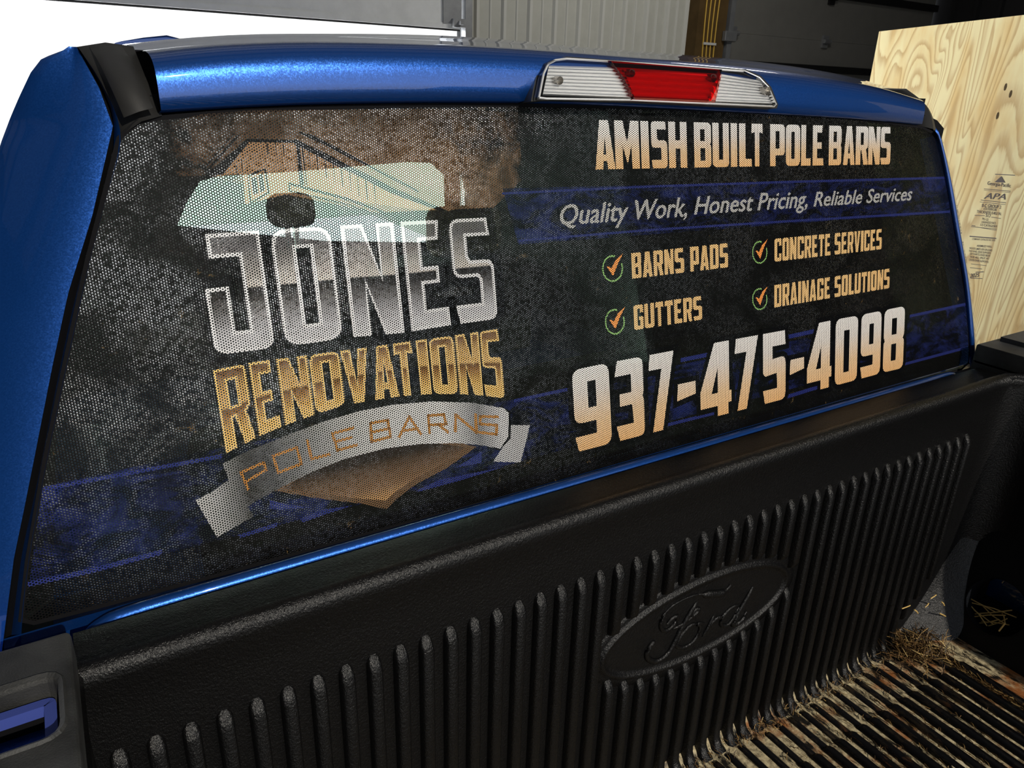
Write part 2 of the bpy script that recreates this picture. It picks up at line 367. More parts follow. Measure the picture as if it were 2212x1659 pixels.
t2=struct(MB().box(3.0,3.04,WY-.08,WY+.02,GZ0,3.3).build('trim_2','wood'))
post=struct(MB().box(5.74,6.17,WY-.18,WY+.1,GZ0,3.4).build('trim_3','wood'))
t4=struct(MB().box(6.20,6.27,WY-.20,WY+.05,GZ0,3.4).box(6.17,6.20,WY-.02,WY+.05,GZ0,3.4).build('trim_4','steel'))
d2=struct(empty('door_2',(8.3,WY-.02,0)))
for k,(z0,z1) in enumerate(((-1.5,-.55),(-.54,.46),(.47,1.30),(1.31,2.3),(2.31,3.2))):
    kid(MB().box(6.30,10.25,WY-.04,WY+.02,z0,z1+.008),'section','doordark',d2)
for z in (.99,1.83): kid(MB().box(6.30,10.25,WY-.10,WY-.04,z-.045,z+.035),'strut','black',d2)
for x,z in ((6.42,1.30),(8.05,1.30),(9.8,1.3),(8.05,1.78)):
    kid(MB().box(x-.05,x+.05,WY-.07,WY-.04,z-.07,z+.07).tube([(x-.06,WY-.09,z),(x+.06,WY-.09,z)],.025,8),'hinge','black' if z>1.4 else 'steel',d2)
kid(MB().box(6.30,6.36,WY-.08,WY-.04,GZ0,3.2),'end_stile','black',d2)
# cables on the post
cb=[]
for k,(x0) in enumerate((5.85,5.91,5.97,6.03)):
    pts=[(x0+.018*math.sin(z*3+k*.25),WY-.19,z) for z in [GZ0+i*.12 for i in range(40)]]
    o=MB().tube(pts,.008,6).build('cable','cable'); cb.append(o)
    tag(o,['leftmost yellow cable on the wooden post','second yellow cable from the left on the wooden post','third yellow cable from the left on the wooden post','rightmost yellow cable on the wooden post'][k],'cable','yellow cables stapled to the wooden post')
for k,z in enumerate((1.75,1.16)):
    tag(MB().box(5.84,6.03,WY-.205,WY-.18,z-.012,z+.012).build('cable_clip','staple'),['white clip holding the yellow cables near the top of the frame','white clip holding the yellow cables just above the truck roof'][k],'clip','white cable clips on the wooden post')
jb=MB().box(6.12,6.30,WY-.24,WY-.19,1.20,1.30).build('track_bracket','steel'); bevel(jb,.006); tag(jb,'small galvanized bracket on the steel door track beside the wooden post','bracket')
# ================================================================== PLYWOOD
pd=Vector((-.3867,-.9222,0)); pn=Vector((-.9222,.3867,0))
A=hy(1899,68,1.8)
pw=empty('plywood_sheet',(A.x,A.y,GZ0))
Hs=A.z-GZ0
def plc(a,z,o=0): return pd*a+Vector((0,0,z))+pn*o
Lp=2.6
ring=[plc(0,0,0),plc(Lp,0,0),plc(Lp,Hs,0),plc(0,Hs,0)]
face=MB(); 
# the veneer mesh is built in its own local axes so the grain follows the sheet
yaw=math.atan2(pd.y,pd.x)
fo=MB().box(0,Lp,-.0,.003,0,Hs).build('face_veneer','ply',pw); fo.rotation_euler=(0,0,yaw)
co=MB().box(0,Lp,.003,.018,0,Hs).build('core','plyedge',pw); co.rotation_euler=(0,0,yaw)
if (Vector((0,-1,0))).xy.length and Vector((math.sin(yaw),-math.cos(yaw),0)).dot(pn)<0:
    fo.scale=(1,-1,1); co.scale=(1,-1,1)
tag(pw,'tall sheet of pale pine plywood with printed grade stamps beside the truck','plywood sheet')
def plh(x,y): # pixel -> (a,z) on sheet
    n=np.array(pn); h=hit(x,y,n,float(A.dot(pn))); v=h-A; return v.dot(pd), h.z-GZ0
def font(txt,size=1,shear=0,bold=0,spacing=1):
    c=D.curves.new('t','FONT'); c.body=txt; c.size=size; c.shear=shear; c.offset=bold; c.space_character=spacing; c.resolution_u=3
    o=D.objects.new('t',c); COL.objects.link(o); bpy.context.view_layer.update()
    me=D.meshes.new_from_object(o)
    v=[(p.co.x,p.co.y) for p in me.vertices]; f=[list(p.vertices) for p in me.polygons]
    D.objects.remove(o); D.curves.remove(c); D.meshes.remove(me); return v,f
def stamp(items,name,label):
    V=[];F=[]
    for it in items:
        if it[0]=='t':
            _,txt,(x0,y0),(x1,y1),h=it[:5]     # baseline px ends, height px
            v,f=font(txt,1,it[5] if len(it)>5 else 0,.008)
            xs=[a[0] for a in v]; w0,w1=min(xs),max(xs); b=len(V)
            for a in v:
                u=(a[0]-w0)/(w1-w0); px=x0+(x1-x0)*u+a[1]/.72*h*.14; py=y0+(y1-y0)*u-a[1]/.72*h
                aa,zz=plh(px,py); V.append(plc(aa,zz,.0012))
            F+=[[i+b for i in q] for q in f]
        else:
            pts=it[1]; b=len(V)
            for p in pts: aa,zz=plh(*p); V.append(plc(aa,zz,.0012))
            F.append([b+i for i in range(len(pts))])
    o=mk(name,V,F,'ink',pw); return o
def ln(x0,y0,x1,y1,w=1.6): return ('p',[(x0,y0-w/2),(x1,y1-w/2),(x1,y1+w/2),(x0,y0+w/2)])
stamp([ln(2150,376.5,2193,378.5),ln(2126,408,2183,413,1.3),ln(2126,411,2182,416,.8),ln(2119,432,2173,438,1.3),ln(2117,436,2172,442,1),
  ('p',[(2149,393.5),(2163.5,380.5),(2172,394.5)]),
  ('t','Georgia-Pacific',(2133,399),(2183,405),8),('t','APA',(2125,429),(2172,431),13,.3),('t','B-C GROUP 2',(2121,447),(2162,451),7.5),
  ('t','EXTERIOR',(2125,453.5),(2153,456),5.2),('t','THICKNESS 0.453 IN.',(2110,459.5),(2163,465),6),('t','517',(2129,468.5),(2140,470),7),
  ln(2106,465,2127,466,1.2),ln(2142,469,2162,472,1.2),('t','PS1-22',(2122,475),(2135,477),5),('t','UNSANDED FACE',(2120,482),(2151,484.5),5),('t','1/2 CATEGORY',(2118,488),(2154,492),5.2),
  ln(2099,487,2107,488,1.2),ln(2098,489.5,2153,495,1.2),ln(2119,492,2153,498,.8)],'grade_stamp','')
V=[]
stamp([ln(2095,510.5,2152,515,2.2),('t','COMPANY CATALOG NO. 2025',(2100,518),(2150,521),4),
  ('t','ASSEMBLED WALL',(2110,533),(2143,535),4.5),('t','WOOD LIMITS USE OR LOAD',(2094,538),(2143,543),4.5),('t','THE PANEL EDGE SUPPORTS',(2093,544),(2140,549),4.5),('t','OF PARTS AND BOX',(2095,550),(2139,555),4.5),
  ('t','THE ALL SPLIT AT',(2095,557),(2137,561),4.5),('t','CROSS OVER SUPPORTS',(2093,563),(2135,568),4.5),ln(2098,570,2131,574,1),ln(2096,578,2121,581,1.2),
  ('t','2025',(2095,600),(2115,598),9,.2),ln(2108,588,2125,587,1.6),ln(2097,601,2122,601.5,1.2)],'instruction_stamp','')
for i,(x,y) in enumerate(((2172,188),(2155,250),(2183,203))):
    a,z=plh(x,y); MB().cap([plc(a+.006*math.cos(t),z+.014*math.sin(t),.0012) for t in [k*math.pi/4 for k in range(8)]]).build('knot','wood',pw)
# ================================================================== TRUCK
T=empty('pickup_truck',(0,0,0)); tag(T,'blue metallic pickup truck seen from its bed, rear window covered in printed film','truck')
T.location=(.25,0,GZ0)
bpy.context.view_layer.update()
class Truckparts(list): pass
def P(mb,name,mat,parent=None,smooth=False):
    return mb.build(name,mat,parent if parent is not None else T,smooth)
# --- roof
bx=[(348,238),(500,228),(700,220),(1000,217),(1250,222),(1600,240),(1850,255),(1992,268)]
cx=[(292,112),(440,98),(660,92),(985,101),(1265,119),(1610,148),(1850,183),(1968,214)]
tx=[(262,97),(400,84),(600,76),(960,80),(1250,104),(1600,132),(1800,160),(1943,196)]
NS=40
b3=resamp(smoothpts([hy(x,y,.210) for x,y in bx],6),NS); c3=resamp(smoothpts([hy(x,y,.335) for x,y in cx],6),NS); t3=resamp(smoothpts([hy(x,y,.62) for x,y in tx],6),NS)
rows=[]
rows.append([p+Vector((0,.02,-.004)) for p in b3])
NP=22
for k in range(NP+1):
    t=k/NP*math.pi/2; f=math.sin(t)**.46; g=1-math.cos(t)**.44; f=max(0,f)
    rows.append([Vector((b.x+(c.x-b.x)*g, b.y+(c.y-b.y)*g, b.z+(c.z-b.z)*f)) for b,c in zip(b3,c3)])
for k in (1,2,3): rows.append([Vector((c.x+(t_.x-c.x)*k/3, c.y+(t_.y-c.y)*k/3, c.z+(t_.z-c.z)*math.sin(k/3*math.pi/2))) for c,t_ in zip(c3,t3)])
rows.append([Vector((p.x,1.3,p.z-.004)) for p in t3]); rows.append([Vector((p.x,2.0,p.z-.04)) for p in t3]); rows.append([Vector((p.x,2.35,p.z-.14)) for p in t3])
ro=P(MB().grid(rows),'roof_panel','paint',smooth=True)
af=P(MB().grid([[hy(x,y,1.0) for x,y in r] for r in ([(238,99),(300,96),(360,94),(410,92)],[(250,92),(300,86),(360,82),(400,86)],[(262,89),(310,81),(360,76),(392,84)])]+[[hy(x,y,1.5) for x,y in [(262,90),(310,86),(360,84),(392,84)]]]),'roof_hump','paint',smooth=True)
# dark recess between roof and window, wrapping around the glass
gapo=[(330,250),(348,241),(500,231),(700,222),(1000,219),(1250,224),(1600,242),(1850,257),(1992,270),(2020,283),(2034,300)]
gapi=[(255,300),(262,283),(290,262),(330,258),(640,238),(1000,230),(1400,236),(1700,248),(1900,262),(1998,276),(2022,300)]
a=resamp([gl(x,y,.022) for x,y in gapo],50); b=resamp([gl(x,y,.010) for x,y in gapi],50)
P(MB().grid([[p+Vector((0,.0,.02)) for p in a],a,b]),'window_seal','dark')
# --- window pane and film
def outline(corners,r,n=6):
    pts=[]
    m=len(corners)
    for i in range(m):
        p=Vector(corners[i]); a=Vector(corners[i-1]); b=Vector(corners[(i+1)%m]); rr=r[i] if isinstance(r,list) else r
        if rr<=0: pts.append(p); continue
        p1=p+(a-p).normalized()*rr; p2=p+(b-p).normalized()*rr
        for k in range(n+1):
            t=k/n; pts.append(p1*(1-t)**2+p*2*t*(1-t)+p2*t*t)
    return pts
fpx=[(51,1336),(65,1213),(102,1000),(145,793),(194,566),(262,302),(300,268),(345,260),(500,246),(640,239),(860,233),(1106,231),(1350,235),(1552,243),(1700,249),(1800,255),(1900,265),(1990,277),(2022,292),(2030,320),(2044,400),(2068,540),(2088,660),(2093,760),(2092,782),(2078,795),(1949,828),(1700,901),(1400,985),(1100,1067),(798,1148),(500,1231),(199,1310),(75,1341)]
f3d=[gl(x,y,0) for x,y in fpx]
rr_=[0]*len(f3d)
fpoly=[(p.x,p.z) for p in f3d]
def flatmesh(polys,off,name,mat,parent,uv=None,thick=0):
    vs_,tr=tess(polys); V=[gp(v.x,v.y,off) for v in vs_]
    uvs=[uv(v.x,v.y) for v in vs_] if uv else None
    return mk(name,V,tr,mat,parent,uvs=uvs)
cx0=sum(p[0] for p in fpoly)/len(fpoly); cz0=.33
pane=offset(fpoly,.0045)
vs_,tr=tess([pane]); V=[gp(v.x,v.y,.0006) for v in vs_]; V2=[gp(v.x,v.y,.0046) for v in vs_]; n_=len(V)
F=tr+[[i+n_ for i in t] for t in tr]+[[i,(i+1)%n_,(i+1)%n_+n_,i+n_] for i in range(n_)]
mk('window_glass',V+V2,F,'pane',T)
film=flatmesh([fpoly],0,'window_film','film',T); 
film['label']='black perforated film printed with silver, gold and white lettering'
bo_=flatmesh([pane,fpoly],.0002,'glass_border','dark',T)
# --- print layers -------------------------------------------------
LY=-.00008
def px2(pts): return [(lambda q:(q.x,q.z))(gl(x,y)) for x,y in pts]
def crop(pts,ox,oy,s): return [(ox+x/s,oy+y/s) for x,y in pts]
def decal(pxpolys,lay,name,mat,uv=None):
    V=[];F=[];U=[]
    for polys in pxpolys:
        P2=[px2(p) for p in polys]; vs_,tr=tess(P2); b=len(V); V+=[gp(v.x,v.y,LY*lay) for v in vs_]; F+=[[i+b for i in t] for t in tr]
        if uv: U+=[uv(v.x,v.y) for v in vs_]
    return mk(name,V,F,mat,film,uvs=U if uv else None)
# blue bands
ub=[(1085,407),(1300,402),(1600,395),(2045,384),(2054,462),(1800,476),(1450,503),(1120,528)]
lb=[(92,1052),(500,962),(1110,863),(1600,760),(2085,656),(2092,748),(1700,842),(1240,965),(900,1058),(500,1160),(62,1268)]
decal([[ub],[lb]],1,'blue_band','f_blue')
def strip(pts,w): 
    up=[(x,y-w/2) for x,y in pts]; dn=[(x,y+w/2) for x,y in pts][::-1]; return [up+dn]
decal([strip([(1085,418),(1400,403),(1700,393),(2043,384)],5),strip([(1120,520),(1400,497),(1700,478),(2052,457)],5),strip([(95,1056),(300,1018),(480,985)],9),
   strip([(1110,866),(1240,838)],7),strip([(1470,778),(1540,764)],9),strip([(1700,728),(1770,713)],9),strip([(1965,683),(2086,657)],6),strip([(1948,788),(2091,750)],6),
   strip([(60,1262),(200,1232),(350,1192)],11),[[(513,1156),(600,1128),(598,1138),(520,1162)]],[[(647,1122),(700,1100),(762,1092),(700,1112),(655,1128)]],[[(898,1060),(950,1036),(1090,1008),(1000,1036),(905,1062)]],
   [[(582,1080),(625,1090),(672,1096),(600,1101),(582,1098)]],[[(985,1010),(1040,975),(1040,1000)]],strip([(1440,918),(1545,892)],7),strip([(1700,857),(1768,836)],8)],2,'blue_streak','f_line')
# house drawing
def H(pts): return crop(pts,380,280,1.8676)
decal([[H([(-60,-20),(100,-62),(300,-78),(1060,-84),(1380,-70),(1400,200),(1250,345),(980,370),(640,300),(380,250),(130,185),(-60,190)])]],1,'house_roof','f_brown',uv=lambda x,z:((x+.50)/.66,(z-.42)/.17))
decal([[H([(290,45),(480,50),(900,255),(1100,340),(470,255),(280,300),(270,180),(120,188)])]],2,'house_wall','f_tan',uv=lambda x,z:(0,(z-.4)/.14))
hl=[[H([(285,38),(300,45),(190,180),(110,192)])],[H([(232,15),(238,15),(112,165),(106,160)])],[H([(245,20),(258,22),(128,170),(120,166)])],
 [H([(285,36),(482,42),(482,54),(288,50)])],[H([(478,40),(492,40),(900,245),(1140,345),(1125,350),(880,262),(478,60)])],
 [H([(498,8),(560,24),(780,142),(774,150),(540,34),(498,16)])],[H([(700,100),(980,246),(976,254),(694,108)])],
 [H([(483,60),(500,68),(520,226),(500,222)])],[H([(506,70),(512,74),(530,228),(524,228)])],
 [H([(455,212),(700,276),(880,345),(880,354),(696,288),(455,222)])],[H([(455,222),(462,222),(462,247),(456,247)])],[H([(456,243),(690,298),(870,356),(868,361),(688,305),(456,249)])],
 [H([(288,183),(358,155),(362,158),(378,258),(300,298),(296,292),(370,252),(354,164),(296,190),(304,290),(298,290)])],[H([(302,196),(326,187),(334,255),(312,264)])],[H([(333,184),(350,176),(360,245),(340,254)])]]
for x,y0,y1 in ((365,55,100),(398,57,105),(430,59,100),(262,120,175),(240,140,180)): hl.append([H([(x,y0),(x+5,y0),(x+8,y1),(x+5,y1)])])
for i in range(9):
    x=530+i*33; y0=62+i*16.5; hl.append([H([(x,y0),(x+6,y0+3),(x+13,y0+95+i*2),(x+10,y0+95+i*2)])])
decal(hl,3,'house_drawing','f_dark')
# --- block lettering font
def rd(pts,asp=1.0):
    out=[]; n=len(pts)
    for i,p in enumerate(pts):
        if len(p)==2: out.append((p[0],p[1])); continue
        a=Vector(pts[i-1][:2]); c=Vector(pts[(i+1)%n][:2]); b=Vector(p[:2]); r=p[2]
        def cut(q):
            d=q-b; l=math.hypot(d.x,d.y/asp) ; return b+d*min(.48,r/max(l,1e-6))
        p1=cut(a);p2=cut(c)
        for k in range(5):
            t=k/4; q=p1*(1-t)**2+b*2*t*(1-t)+p2*t*t; out.append((q.x,q.y))
    return out
R=.22
GLY={
'A':([(0,0),(.28,1),(.72,1),(1,0),(.63,0),(.59,.17),(.41,.17),(.37,0)],[[(.43,.3),(.5,.68),(.57,.3)]]),
'B':([(0,0),(1,0,R),(1,.47,.1),(.94,.52),(1,.57,.1),(1,1,R),(0,1)],[[(.37,.15),(.37,.43),(.64,.43),(.64,.15)],[(.37,.59),(.37,.85),(.62,.85),(.62,.59)]]),
'C':([(0,0,R),(1,0,R),(1,.34),(.64,.34),(.64,.16),(.38,.16),(.38,.84),(.64,.84),(.64,.68),(1,.68),(1,1,R),(0,1,R)],[]),
'D':([(0,0),(1,0,R),(1,1,R),(0,1)],[[(.38,.16),(.38,.84),(.63,.84),(.63,.16)]]),
'E':([(0,0),(1,0),(.98,.18),(.42,.18),(.42,.42),(.82,.42),(.82,.58),(.42,.58),(.42,.82),(.86,.82),(.9,1),(0,1)],[]),
'G':([(0,0,R),(1,0,R),(1,.52),(.52,.52),(.52,.38),(.64,.38),(.64,.16),(.38,.16),(.38,.84),(.64,.84),(.64,.68),(1,.68),(1,1,R),(0,1,R)],[]),
'H':([(0,0),(.38,0),(.38,.42),(.62,.42),(.62,0),(1,0),(1,1),(.62,1),(.62,.6),(.38,.6),(.38,1),(0,1)],[]),
'I':([(0,0),(1,0),(1,1),(0,1)],[]),
'J':([(0,0,R),(1,0,R),(1,1),(.14,1),(.14,.80),(.62,.80),(.62,.18),(.38,.18),(.38,.56),(0,.56)],[]),
'L':([(0,0),(1,0),(1,.18),(.5,.18),(.5,1),(0,1)],[]),
'M':([(0,0),(.30,0),(.30,.5),(.5,.1),(.68,.5),(.70,0),(1,0),(1,1),(.66,1),(.5,.55),(.34,1),(0,1)],[]),
'N':([(0,0),(.36,0),(.36,.45),(.62,0),(1,0),(1,1),(.66,1),(.66,.55),(.40,1),(0,1)],[]),
'O':([(0,0,R+.05),(1,0,R+.05),(1,1,R+.05),(0,1,R+.05)],[[(.39,.17),(.39,.83),(.62,.83),(.62,.17)]]),
'P':([(0,0),(.38,0),(.38,.26),(1,.26,R),(1,1,R),(0,1)],[[(.38,.42),(.38,.84),(.63,.84),(.63,.42)]]),
'R':([(0,0),(.38,0),(.38,.38),(.46,.38),(.64,0),(1,0),(.84,.40),(1,.48,.1),(1,1,R),(0,1)],[[(.38,.52),(.38,.84),(.63,.84),(.63,.52)]]),
'S':([(.08,0),(1,0,R),(1,.60,R),(.44,.60),(.38,.65),(.38,.83),(.94,.83),(.9,1),(0,1,R),(0,.44,R),(.58,.44),(.63,.40),(.63,.18),(0,.18)],[]),
'T':([(.3,0),(.7,0),(.7,.80),(1,.78),(.95,1),(.05,1),(0,.78),(.3,.80)],[]),
'U':([(0,0,R),(1,0,R),(1,1),(.62,1),(.62,.17),(.38,.17),(.38,1),(0,1)],[]),
'V':([(.3,0),(.7,0),(1,1),(.64,1),(.5,.35),(.36,1),(0,1)],[]),
'0':([(0,0,R),(1,0,R),(1,1,R),(0,1,R)],[[(.37,.17),(.37,.81),(.62,.81),(.62,.17)]]),
'3':([(.10,0),(1,0,R),(1,.47,.08),(.95,.51),(1,.55,.08),(1,1,R),(.10,1),(0,.81),(.56,.81),(.56,.585),(.14,.585),(.14,.43),(.58,.43),(.6,.19),(0,.19)],[]),
'4':([(.55,0),(.9,0),(.9,.16),(1,.16),(1,.32),(.93,.32),(.93,1),(.46,1),(0,.36),(0,.14),(.55,.14)],[[(.36,.32),(.56,.66),(.56,.32)]]),
'5':([(.08,0),(1,0,R),(1,.64,R),(.42,.62),(.42,.80),(1,.80),(.96,1),(0,1),(0,.44),(.10,.39),(.60,.41),(.62,.19),(0,.19)],[]),
'7':([(.10,0),(.50,0),(1,1),(.06,1),(0,.80),(.5,.80)],[]),
'8':([(0,0,R),(1,0,R),(1,.46,.1),(.93,.5),(1,.56,.1),(1,1,R),(0,1,R),(0,.56,.1),(.06,.5),(0,.46,.1)],[[(.38,.16),(.38,.43),(.62,.43),(.62,.16)],[(.38,.58),(.38,.84),(.62,.84),(.62,.58)]]),
'9':([(.08,0),(1,0,R),(1,1,R),(0,1,R),(0,.34,R),(.60,.34),(.60,.18),(.0,.18)],[[(.40,.51),(.40,.83),(.62,.83),(.62,.51)]]),
'-':([(0,.33),(1,.38),(1,.55),(.05,.55)],[]),
}
def interp(pts,x):
    if x<=pts[0][0]: a,b=pts[0],pts[1]
    elif x>=pts[-1][0]: a,b=pts[-2],pts[-1]
    else:
        for a,b in zip(pts,pts[1:]):
            if a[0]<=x<=b[0]: break
    return a[1]+(b[1]-a[1])*(x-a[0])/(b[0]-a[0])
def text(glyphs,top,bot,lays,name,mid=None,inset=0):
    """glyphs: (char, xl, xr) pixel columns read at the letters' mid height; top/bot: pixel polylines"""
    T2=px2(top); B2=px2(bot)
    def midy(px):
        yt=interp(top,px); yb_=interp(bot,px); return (yt+yb_)/2
    done=[]
    for ch,xl,xr in glyphs:
        X0=gl(xl,midy(xl)).x; X1=gl(xr,midy(xr)).x
        w=X1-X0; h=interp(T2,(X0+X1)/2)-interp(B2,(X0+X1)/2)
        o,hs=GLY[ch]
        def mp(poly,rr=True):
            q=[(X0+u*w,None,v) for u,v in poly]; out=[]
            for X,_,v in q:
                zb_=interp(B2,X); zt_=interp(T2,X); out.append((X,zb_+(zt_-zb_)*v))
            return out
        dense=[]
        oo=rd(o,w/h)
        for i,a in enumerate(oo):
            b=oo[(i+1)%len(oo)]; dense.append(a)
            if abs(a[0]-b[0])>.3: dense.append(((a[0]+b[0])/2,(a[1]+b[1])/2))
        done.append((mp(dense),[mp(x) for x in hs]))
    objs=[]
    for lay,mat,d,nm in lays:
        V=[];F=[];U=[]
        for o,hs in done:
            polys=[offset(o,d)] if d else [o]
            for x in hs:
                if d<.004: polys.append(offset(x,d,True) if d else x)
            vs_,tr=tess(polys); b=len(V)
            V+=[gp(v.x,v.y,LY*lay) for v in vs_]; F+=[[i+b for i in t] for t in tr]
            U+=[(0,(v.y-interp(B2,v.x))/(interp(T2,v.x)-interp(B2,v.x))) for v in vs_]
        objs.append(mk(nm,V,F,mat,film,uvs=U))
    return objs
jt=[(443,506),(456,504),(559,498),(684,490),(865,479),(1066,469)]; jb_=[(490,764),(641,745),(762,728),(870,719),(967,703),(1070,689)]
text([('J',444,577),('O',599,727),('N',749,861),('E',877,964),('S',978,1067)],jt,jb_,[(4,'f_dark',.012,'letter_shadow'),(5,'f_lineg',.0,'letter_outline'),(6,'f_chrome',-.0042,'letter_face')],'jones')
rt=[(474,797),(541,783),(603,775),(711,761),(796,750),(887,737),(963,727),(1072,711)]
rb=[(492,977),(562,941),(619,917),(673,898),(736,877),(790,867),(862,856),(930,851),(996,851),(1039,854),(1079,859)]
text([('R',474,541),('E',548,598),('N',606,671),('O',675,739),('V',741,798),('A',804,857),('T',853,894),('I',903,927),('O',931,984),('N',988,1038),('S',1041,1084)],rt,rb,[(5,'f_goldl',.0,'gold_outline'),(6,'f_gold',-.0028,'gold_letters')],'reno')
# banner, chevron
def K(pts): return crop(pts,400,840,2.9105)
chev=[(560,640),(850,690),(1100,720),(1265,755),(1330,690),(1450,600),(1640,500),(1830,365),(1700,330),(1480,330),(1250,360),(1000,425),(800,505)]
decal([[K(chev)]],3,'bronze_chevron','f_chevl')
zz=[p[1] for p in px2(K(chev))]; z0_,z1_=min(zz),max(zz)
decal([[K([(620,625),(860,660),(1100,690),(1262,700),(1330,640),(1450,560),(1600,480),(1760,365),(1480,330),(1250,360),(1000,425),(800,505)])]],4,'chevron_face','f_gchev',uv=lambda x,z:(0,(z-z0_-.01)/(z1_-z0_)))
decal([[K([(65,700),(180,640),(290,560),(330,640),(430,800),(200,932)])]],5,'banner_tail','f_banner',uv=lambda x,z:((x-px2(K([(65,700)]))[0][0])/(px2(K([(2165,228)]))[0][0]-px2(K([(65,700)]))[0][0]),0))
decal([[K([(1930,225),(2165,228),(2150,300),(2107,462),(1935,457),(1990,375),(2000,300)])]],5,'banner_tail','f_tail')
top_=[(235,470),(330,420),(430,375),(640,290),(870,205),(1090,140),(1300,100),(1550,78),(1800,86),(2000,120),(2034,150)]
bot_=[(2030,300),(1980,375),(1850,352),(1700,340),(1480,345),(1250,375),(1000,440),(800,520),(620,610),(470,690),(380,745),(300,640)]
decal([[K([(1985,105),(2046,142),(2046,310),(1975,388),(1925,372),(1960,300)])]],5.5,'banner_shadow','f_dark')
bx2=px2(K(top_)); xa,xb=px2(K([(65,700),(2165,228)]))[0][0],px2(K([(65,700),(2165,228)]))[1][0]
decal([[K(top_+bot_)]],6.5,'banner','f_banner',uv=lambda x,z:((x-xa)/(xb-xa),0))
# "POLE BARNS" stroke letters
def stroke(poly,w):
    out=[]
    L=[];Rr=[]; P_=[Vector(p) for p in poly]
    for i in range(len(P_)-1):
        d=(P_[i+1]-P_[i]).normalized(); n_=Vector((-d.y,d.x))*w; e=d*w
        a=P_[i]-e;b=P_[i+1]+e
        out.append([a+n_,a-n_,b-n_,b+n_])
    return out
SG={'P':[[(0,0),(0,1),(1,1),(1,.42),(0,.42)]],'O':[[(0,0),(0,1),(1,1),(1,0),(0,0)]],'L':[[(0,1),(0,0),(1,0)]],'E':[[(1,1),(0,1),(0,0),(1,0)],[(0,.5),(.8,.5)]],
'B':[[(0,0),(0,1),(.95,1),(.95,.5),(0,.5)],[(.95,.5),(1,.5),(1,0),(0,0)]],'A':[[(0,0),(.5,1),(1,0)],[(.25,.3),(.75,.3)]],'R':[[(0,0),(0,1),(1,1),(1,.45),(0,.45)],[(.55,.45),(1,0)]],
'N':[[(0,0),(0,1),(1,0),(1,1)]],'S':[[(1,1),(0,1),(0,.52),(1,.52),(1,0),(0,0)]]}
Q=[('P',(350,525),(492,462),(395,628),(520,540)),('O',(552,422),(700,368),(585,525),(730,470)),('L',(768,325),(880,290),(793,440),(905,410)),('E',(925,280),(1055,245),(958,385),(1075,352)),
('B',(1163,215),(1278,195),(1172,330),(1290,300)),('A',(1345,185),(1470,165),(1345,300),(1480,282)),('R',(1528,167),(1625,160),(1535,275),(1650,270)),('N',(1700,162),(1825,162),(1697,262),(1830,272)),('S',(1855,172),(1962,175),(1848,272),(1955,285))]
pp=[]
for ch,tl,tr_,bl,br in Q:
    for sg in SG[ch]:
        pts=[]
        for u,v in sg:
            a=Vector(bl).lerp(Vector(br),u); b=Vector(tl).lerp(Vector(tr_),u); pts.append(a.lerp(b,v))
        for q in stroke(pts,8.5): pp.append([K([(c.x,c.y) for c in q])])
decal(pp,7.5,'banner_lettering','f_goldtxt')
# right-hand side lettering
Am=lambda L,ox: [(c,ox+a/6.144,ox+b/6.144) for c,a,b in L]
am=Am([('A',148,412),('M',420,738),('I',765,870),('S',900,1110),('H',1130,1375),('B',1468,1695),('U',1715,1932),('I',1955,2042),('L',2065,2235)],1260)+Am([('T',138,292),('P',388,584),('O',598,786),('L',800,928),('E',955,1098),('B',1170,1335),('A',1360,1515),('R',1527,1690),('N',1693,1850),('S',1858,1988)],1600)
text(am,[(1287,259),(1500,264),(1921,274.5)],[(1284,366),(1600,360),(1923,355)],[(3,'f_white_tan',0,'heading_lettering')],'amish')
def Z(L,ox,s): return [(c,ox+a/s,ox+b/s) for c,a,b in L]
ph=Z([('9',90,450),('3',505,785),('7',840,1090),('-',1115,1300),('4',1345,1655)],1220,4.6075)+Z([('7',140,400),('5',455,708),('-',755,915),('4',950,1225),('0',1265,1515),('9',1550,1775),('8',1805,2035)],1560,5.183)
text(ph,[(1250,797),(1307,785),(1465,755),(1574,735),(1690,714),(1795,692),(1850,682),(1954,661)],[(1252,975),(1403,936),(1549,899),(1650,873),(1811,831),(1915,803),(1940,797)],[(3,'f_dark',.009,'number_shadow'),(4,'f_white_tan',0,'phone_number')],'phone')
def auto(s,x0,x1,asp=1):
    wd={'I':.45,'M':1.3,' ':.42,'L':.85,'T':.9,'E':.9}
    g=.13; ws=[wd.get(c,1)+g for c in s]; tot=sum(ws)-g
    P0=0; out=[]
    for c,w in zip(s,ws):
        if c!=' ': out.append((c,P0/tot,(P0+w-g)/tot))
        P0+=w
    # perspective: divide along the true window coordinate, then return pixel columns
    return out
def textauto(s,tl,tr_,bl,br,mat,name,lay=3):
    top=[tl,tr_]; bot=[bl,br]
    T2=px2(top);B2=px2(bot); X0=(T2[0][0]+B2[0][0])/2; X1=(T2[1][0]+B2[1][0])/2
    g=auto(s,0,1); V=[];F=[];U=[]
    for ch,a,b in g:
        xa_=X0+(X1-X0)*a; xb_=X0+(X1-X0)*b; o,hs=GLY[ch]; w=xb_-xa_; h=interp(T2,xa_)-interp(B2,xa_)
        f=lambda poly:[(xa_+u*w,interp(B2,xa_+u*w)+(interp(T2,xa_+u*w)-interp(B2,xa_+u*w))*v) for u,v in poly]
        vs_,tr=tess([f(rd(o,w/h))]+[f(x) for x in hs]); k=len(V); V+=[gp(v.x,v.y,LY*lay) for v in vs_]; F+=[[i+k for i in t] for t in tr]
    return mk(name,V,F,mat,film)
textauto('BARNS PADS',(1362,547),(1571,525),(1366,602),(1574,577),'f_peach','service_lettering')
textauto('GUTTERS',(1367,660),(1515,639),(1371,713),(1517,690),'f_peach','service_lettering')
